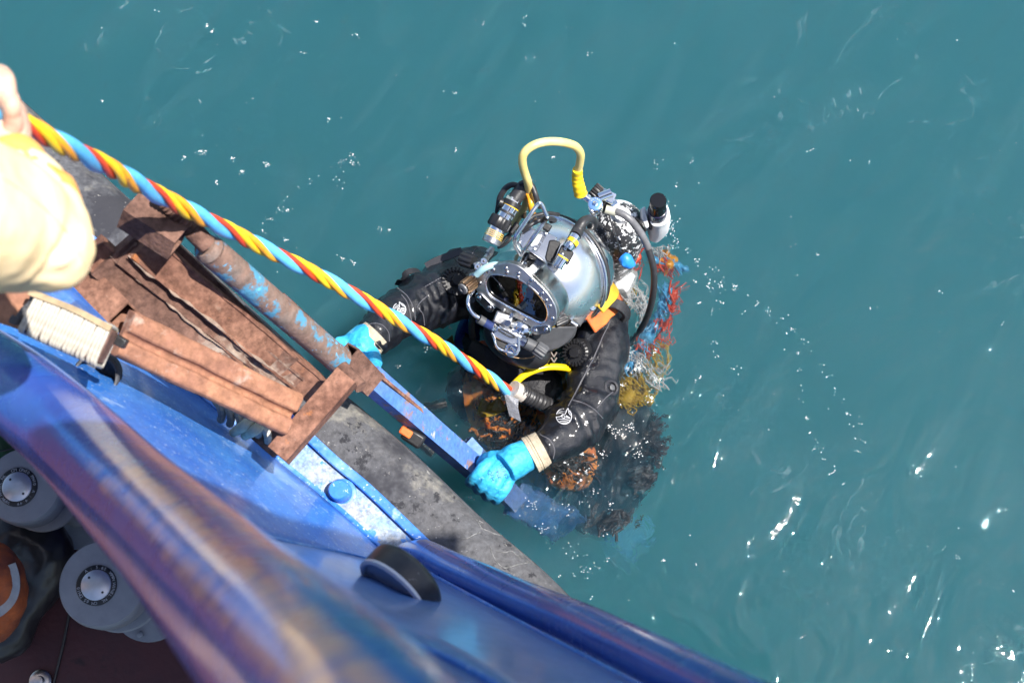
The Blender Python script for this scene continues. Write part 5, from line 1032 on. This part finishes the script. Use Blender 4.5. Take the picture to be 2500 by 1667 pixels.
under('hose', [(430, 150, -.02), (500, 180, -.015), (560, 210, -.05), (470, 250, -.05)], .013, h_org, tl)
vn = thing('webbing_net', Z(*kt(180, 1300), -.1), 'yellow webbing and net floating below the left elbow', 'webbing')
for L, r in (([(100, 1290, -.02), (160, 1380, -.04), (60, 1480, -.04)], .020), ([(220, 1230, -.05), (280, 1400, -.07), (200, 1500, -.08)], .014), ([(420, 980, -.08), (500, 1060, -.10), (490, 1180, -.11), (400, 1330, -.10), (320, 1460, -.09)], .006), ([(60, 1400, -.02), (160, 1480, -.05), (300, 1500, -.08)], .018)):
    under('web', L, r, yellow_fab, vn, wob=.02)
wf = thing('white_float', Z(*kt(60, 400), -.02), 'white bag on the diver back awash beneath the gas cylinder', 'float bag')
blob_sheet('bag', [kt(-60, 240), kt(120, 200), kt(220, 260), kt(190, 380), kt(140, 560), kt(60, 480), kt(-40, 460)], -.015, white_fab, .03, par=wf)
blob_sheet('red_flap', [kt(-30, 190), kt(60, 170), kt(160, 200), kt(110, 250), kt(0, 270)], .012, mat('red_fabric', (.55, .05, .05), .6, bump=.4), .02, par=wf)
under('strap', [(200, 420, -.02), (270, 520, -.03), (290, 640, -.04), (250, 760, -.05)], .009, white_fab, wf)
ft = thing('swim_fin', Z(1530, 1330, -.6), 'pale blue fin dimly seen deep below the diver', 'fin')
blob_sheet('blade', [(1450, 1275), (1500, 1300), (1560, 1290), (1585, 1345), (1530, 1360), (1540, 1400), (1480, 1350)], -.95, mat('fin_blue', (.10, .42, .85), .5), .03, par=ft)

def tangle(name, spots, par, matl, r=(.0009, .0022), z=(-.09, -.008), ln=.034, seed=3):
    random.seed(seed); m = M()
    for cx, cy, sx, sy, n, ang in spots:
        for i in range(n):
            x, y = kt(cx + random.gauss(0, sx), cy + random.gauss(0, sy)); q = Z(x, y, random.uniform(*z)); a = R(ang + random.gauss(0, 35)); d = Vector((math.cos(a), math.sin(a), 0)); pts = []
            L0 = ln * random.uniform(.5, 1.5)
            for k in range(7): pts.append(q + d * L0 * (k / 6 - .5) + Vector((noise.noise(q * 9 + Vector((k * .5, 0, 0))), noise.noise(q * 9 + Vector((0, k * .5, 3))), 0)) * .03)
            m.tube(pts, random.uniform(*r), 6)
    return build(name, m, matl, par, kind='stuff')
tangle('net_thread', [(150, 1380, 70, 80, 46, -60), (250, 1300, 60, 110, 30, 60), (120, 480, 60, 40, 16, -40), (430, 1120, 40, 80, 14, 80), (60, 1480, 50, 40, 20, 0)], vn, yellow_fab)
tangle('net_thread', [(170, 480, 60, 60, 30, -50), (400, 1250, 40, 60, 16, 50), (270, 640, 20, 70, 16, 80), (200, 1120, 70, 60, 22, 20), (430, 60, 60, 40, 12, 30)], vn, white_fab, (.0009, .0022), (-.05, -.002), seed=5)
tangle('loose_fibre', [(460, 200, 50, 40, 22, -20), (470, 840, 30, 60, 12, 70), (560, 560, 20, 80, 14, 80), (90, 220, 60, 20, 14, 10), (330, 980, 40, 30, 12, 0)], tl, mat('red_fibre', (.75, .10, .05), .6), (.0009, .0026), seed=8)
tangle('loose_fibre', [(560, 190, 60, 30, 10, -30), (330, 850, 40, 50, 16, 40), (200, 1080, 60, 50, 20, 20), (470, 560, 30, 80, 22, 75), (140, 1180, 60, 40, 20, 10)], tl, h_blue, (.0009, .0028), seed=9)

def at_px(x, y): return ((x - 1500) * 3.92, (y - 600) * 3.92)
tangle('ripple_thread', [(*at_px(1395, 1140), 110, 90, 60, 20), (*at_px(1230, 1030), 150, 130, 90, -30), (*at_px(1180, 900), 120, 90, 30, 40)], dv, black_fab, (.0016, .0042), (-.07, -.015), ln=.030, seed=12)  # black threads added to imitate water ripples breaking up the orange harness
tangle('ripple_fringe', [(*at_px(1595, 1060), 22, 120, 34, -20), (*at_px(1565, 1170), 30, 60, 26, 10), (*at_px(1500, 1270), 90, 30, 26, 70)], dv, black_fab, (.002, .0055), (-.16, -.06), ln=.05, seed=14)  # threads added to imitate the rippled outline of the submerged legs
tangle('ripple_thread', [(*at_px(1215, 1045), 130, 80, 26, -30), (*at_px(1390, 1170), 70, 40, 10, 10)], dv, orange_wet, (.0016, .0040), (-.05, -.01), ln=.028, seed=15)  # orange threads added for the same rippled look
# ================================================================ CREW MEMBER AT THE LEFT EDGE
tn = thing('person', Z(-150, 1500, .2), 'crew member at the left edge in orange workwear paying out the hose bundle by hand', 'person')
m = M()
fore = [(-330, 560, 1.70, .062), (-180, 480, 1.75, .052), (-60, 420, 1.80, .044), (5, 350, 1.84, .036), (-8, 290, 1.86, .034)]
# upper body, arm bent at the elbow and hand
SH = P(-650, 500, 1.45); EL = P(110, 610, 1.74)
m.tube(smooth_path([SH, SH.lerp(EL, .5), EL], 5), lerp_list([.065, .055, .048], 11), 16); m.ball(EL, .05)
WR = P(22, 372, 1.86); m.tube(smooth_path([EL, EL.lerp(WR, .5), WR], 6), lerp_list([.048, .045, .031], 13), 16)
m.tube(smooth_path([WR, P(8, 320, 1.87), P(-6, 280, 1.88)], 4), lerp_list([.031, .036, .040], 9), 16)
m.ell(P(-12, 262, 1.875), V(.030, .004, 0), V(-.004, .046, 0), V(0, 0, .022))
m.ell(Vector((-1.55, .45, 1.45)), (.20, 0, 0), (0, .14, 0), (0, 0, .33)); m.ell(Vector((-1.55, .40, 1.05)), (.17, 0, 0), (0, .13, 0), (0, 0, .2))
m.tube([Vector((-1.5, .5, 1.66)), SH], [.09, .07], 14)
m.tube([Vector((-1.53, .5, 1.72)), Vector((-1.5, .56, 1.86))], [.06, .055], 14); m.ell(Vector((-1.48, .60, 1.96)), (.075, 0, 0), (0, .095, 0), (0, 0, .115))
for s_ in (-1, 1):
    m.tube(smooth_path([Vector((-1.55 + .09 * s_, .4, 1.0)), Vector((-1.56 + .10 * s_, .3, .62)), Vector((-1.58 + .12 * s_, .2, .25))], 5), lerp_list([.09, .065, .045], 11), 14)
hb = organic('body', m, skin, tn, .006, 4, .004, .03)
# fingers closed round the hoses
m = M()
def fing(L, r): q = smooth_path([P(*p) for p in L], 4); m.tube(q, lerp_list(r, len(q)), 12); m.ball(q[-1], r[-1]); m.ball(q[0], r[0])
fing([(-20, 232, 1.87), (8, 222, 1.84), (24, 240, 1.82), (30, 268, 1.825), (26, 296, 1.85)], [.014, .0135, .0125, .0120, .0105])
fing([(-22, 205, 1.87), (-2, 182, 1.84), (14, 200, 1.815), (16, 236, 1.815), (14, 262, 1.84)], [.0145, .014, .013, .0125, .011])
fing([(-40, 210, 1.87), (-26, 176, 1.84), (-12, 186, 1.81), (-8, 226, 1.81), (-8, 254, 1.84)], [.014, .0135, .0125, .012, .0105])
fing([(-60, 220, 1.87), (-50, 190, 1.845), (-36, 200, 1.82), (-30, 236, 1.82), (-30, 258, 1.84)], [.013, .012, .011, .0105, .0095])
fing([(10, 330, 1.87), (26, 318, 1.85), (34, 296, 1.84), (28, 276, 1.83)], [.016, .0145, .013, .0115])
organic('hand_fingers', m, skin, tn, .0032, 4)
# rolled orange sleeve with loose folds
m = M()
m.tube(smooth_path([P(-650, 480, 1.40), P(-300, 505, 1.52), P(-60, 530, 1.66), P(60, 572, 1.72), P(122, 604, 1.74)], 6), lerp_list([.13, .112, .094, .078, .058], 25), 24)
m.ball(P(118, 604, 1.74), .0585); m.ball(P(40, 600, 1.73), .060)
m.tube(smooth_path([P(112, 600, 1.74), P(96, 510, 1.77), P(62, 445, 1.80), P(34, 400, 1.83)], 6), lerp_list([.058, .054, .046, .037], 19), 24)
for (x0, y0, x1, y1, x2, y2, tt, r0) in ((20, 470, 70, 540, 90, 640, 1.655, .010), (-30, 480, 20, 580, 20, 690, 1.62, .011), (60, 500, 130, 540, 180, 600, 1.70, .008), (90, 660, 150, 640, 200, 600, 1.69, .008), (-80, 470, -40, 560, -60, 680, 1.57, .012), (40, 690, 90, 680, 150, 690, 1.70, .009)):
    m.tube(smooth_path([P(x0, y0, tt + .03), P(x1, y1, tt), P(x2, y2, tt + .03)], 6), lerp_list([r0 * .5, r0, r0 * .5], 13), 10)
slv = organic('sleeve', m, sleeve_m, tn, .006, 14, .010, .06)
m = M(); L = []
for v in smooth_path([Vector((x, y, 0)) for x, y in ((0, 430), (60, 470), (120, 520), (170, 575), (205, 640))], 10):
    q, _ = hit(slv, v.x, v.y, .0005)
    if q: L.append(q)
m.tube(L, .0016, 6); build('sleeve_seam', m, sleeve_m, tn)
m = M(); pts = smooth_path([P(104, 520, 1.765), P(84, 482, 1.782), P(62, 445, 1.80), P(40, 408, 1.822), P(30, 392, 1.832)], 5); m.tube(pts, lerp_list([.0505, .0490, .0455, .0410, .0385], len(pts)), 30); jit(m, .004, 30); build('sleeve_end', m, mat('cuff_orange', (.90, .45, .12), .85, col2=(.86, .36, .07), vscale=14, bump=.3), tn)
m = M(); ring_c = P(30, 395, 1.832); ring_d = (P(30, 395, 1.832) - P(60, 445, 1.80)).normalized(); m.lathe(ring_c, ring_d, [(.036, -.012), (.0385, -.008), (.0385, .004), (.034, .008)], 30); build('sleeve_cuff', m, orange_m, tn)
# jacket body out of frame
m = M(); m.ell(Vector((-1.55, .45, 1.42)), (.24, 0, 0), (0, .18, 0), (0, 0, .38)); m.tube([Vector((-1.5, .50, 1.64)), SH], [.13, .13], 16); organic('jacket', m, sleeve_m, tn, .012, 5, .03, .12)
# leg in orange trousers with grey reflective band, black rubber boot below
tr_l = [Z(*k3(-120, 760), .55), Z(*k3(-50, 860), .62), Z(*k3(-35, 1000), .60), Z(*k3(-60, 1120), .55), Z(*k3(-90, 1180), .5)]
m = M(); m.tube(smooth_path(tr_l, 5), lerp_list([.05, .062, .066, .060, .05], 21), 20); m.ball(tr_l[1], .055); m.ball(tr_l[3], .055)
og = organic('trouser_leg', m, mat('dirty_orange', (.52, .12, .03), .75, col2=(.22, .06, .03), vscale=14, bump=.4, bscale=70), tn, .006, 4, .016, .06)
m = M(); L = []
for x, y in ((60, 800), (82, 870), (84, 950), (60, 1020), (10, 1075), (-40, 1110)):
    q, n_ = hit(og, *k3(x, y), .002)
    if q: L.append(q)
if len(L) > 2: m.sweep([(-.013, 0), (.013, 0), (.013, .002), (-.013, .002)], smooth_path(L, 4), V(0, 0, 1)); build('reflective_band', m, reflect_m, tn)
m = M(); bt = [Z(*k3(-80, 600), .34), Z(*k3(120, 620), .34), Z(*k3(270, 700), .33), Z(*k3(250, 900), .31), Z(*k3(140, 1100), .30), Z(*k3(60, 1250), .29), Z(*k3(-60, 1350), .28)]
m.tube(smooth_path(bt, 5), lerp_list([.07, .075, .07, .062, .055, .050, .045], 31), 18); m.ball(bt[1], .08); m.ell(Z(*k3(60, 850), .30), (.10, 0, 0), (0, .13, 0), (0, 0, .09))
organic('rubber_boot', m, mat('black_rubber', (.012, .012, .014), .33, col2=(.02, .02, .022), vscale=12, bump=.2, bscale=40), tn, .007, 5, .02, .08)
# green canvas behind the vent heads
gc = thing('green_canvas', Z(20, 1120, .3), 'folded green canvas on the deck behind the left vent head', 'canvas')
m = M(); rws = []
for i in range(10):
    rws.append([Z(*k3(-260 + 45 * i, -90 + 60 * j + 14 * (i % 2)), .34 + .02 * noise.noise(Vector((i * .7, j * .9, 0)))) for j in range(6)])
m.rows(rws); q_ = build('sheet', m, green_m, gc, angle=180); s_ = q_.modifiers.new('s', 'SOLIDIFY'); s_.thickness = .01
m = M(); m.tube(smooth_path([Z(*k3(-20, 60), .365), Z(*k3(60, 45), .365), Z(*k3(150, 20), .365)], 4), .0022, 6); build('stitch_seam', m, blackp, gc)

# ================================================================ FOAM AND BUBBLES
def bubbles(name, label, clusters, rmin, rmax):
    random.seed(11); m = M()
    for x, y, n, sp in clusters:
        for i in range(n):
            a = random.uniform(0, 6.28); r = abs(random.gauss(0, .5)) * sp * 1.5; q = Z(x + math.cos(a) * r, y + math.sin(a) * r * .8, 0); q.z = wz(q.x, q.y) + .001
            rr = random.uniform(rmin, rmax); m.ell(q, (rr, 0, 0), (0, rr, 0), (0, 0, rr * .7), 8, 5)
    o = build(name, m, foam_m, None, kind='stuff', label=label, angle=180); return o
foam_m = mat('foam', (.80, .84, .86), .15, spec=.8)
CL = [(490, 368, 26, 9), (448, 380, 8, 6), (565, 385, 10, 7), (590, 417, 14, 8), (650, 400, 14, 9), (527, 442, 10, 7), (860, 400, 16, 22), (830, 440, 8, 14), (700, 512, 12, 10), (695, 585, 10, 10), (505, 62, 9, 6), (516, 75, 8, 6), (770, 50, 8, 6), (872, 85, 6, 8), (800, 290, 6, 6), (835, 630, 12, 8), (865, 640, 9, 7), (940, 560, 12, 16), (1180, 60, 4, 20),
      (1350, 385, 8, 8), (1300, 440, 7, 8), (1600, 400, 8, 14), (1690, 390, 5, 8), (1650, 455, 5, 7), (1635, 560, 12, 12), (1640, 600, 10, 16), (1760, 690, 8, 26), (1740, 660, 6, 20), (1790, 700, 10, 10), (1710, 740, 6, 20), (1740, 760, 7, 16), (1746, 835, 6, 8), (1750, 870, 6, 8), (1790, 900, 6, 16), (1700, 930, 3, 10),
      (1540, 1045, 30, 26), (1500, 1060, 22, 24), (1560, 1110, 16, 18), (1470, 1110, 18, 22), (1580, 1080, 12, 20), (1430, 1150, 10, 14), (1450, 1200, 14, 22), (1490, 1230, 10, 18), (1300, 1230, 16, 30), (1330, 1290, 16, 36), (1400, 1360, 14, 44), (1440, 1390, 12, 34), (1380, 1240, 10, 30), (1240, 1130, 12, 10), (1150, 1215, 10, 12), (1170, 1200, 8, 8), (1620, 1370, 8, 6), (1120, 1290, 6, 20),
      (1525, 850, 10, 8), (1530, 900, 10, 8), (1520, 940, 12, 8), (1505, 990, 14, 9), (1485, 1040, 16, 9), (1455, 1080, 16, 10), (1420, 1110, 14, 10), (1380, 1130, 12, 8), (1100, 800, 8, 8), (1050, 820, 8, 8), (1430, 560, 10, 14), (1440, 480, 10, 12), (1625, 500, 12, 12), (1640, 540, 12, 12),
      (1210, 865, 24, 16), (1240, 880, 18, 14), (1180, 900, 10, 20), (1260, 905, 12, 22), (1560, 900, 16, 10), (1600, 930, 22, 14), (1590, 980, 18, 16), (1540, 860, 14, 14), (1600, 860, 10, 12), (1040, 850, 6, 14)]
for arc in (((1700, 690), (1790, 705), (1880, 760), (1960, 830), (2020, 920), (2070, 1010), (2095, 1100)), ((1620, 560), (1700, 640), (1760, 740)), ((1950, 860), (1960, 980), (1990, 1090), (2060, 1180)), ((1290, 1400), (1400, 1405), (1480, 1370)), ((640, 560), (700, 480), (780, 420), (860, 380))):
    for v in smooth_path([Vector((x, y, 0)) for x, y in arc], 3): CL.append((v.x, v.y, random.choice((2, 3, 5, 8)), random.uniform(6, 14)))
CL += [(random.uniform(60, 2480), random.uniform(10, 1640), random.choice((1, 1, 2, 4)), 7) for _ in range(150)]
bubbles('foam_bubbles', 'small white bubbles and flecks of foam scattered over the green water', CL, .0006, .0016)
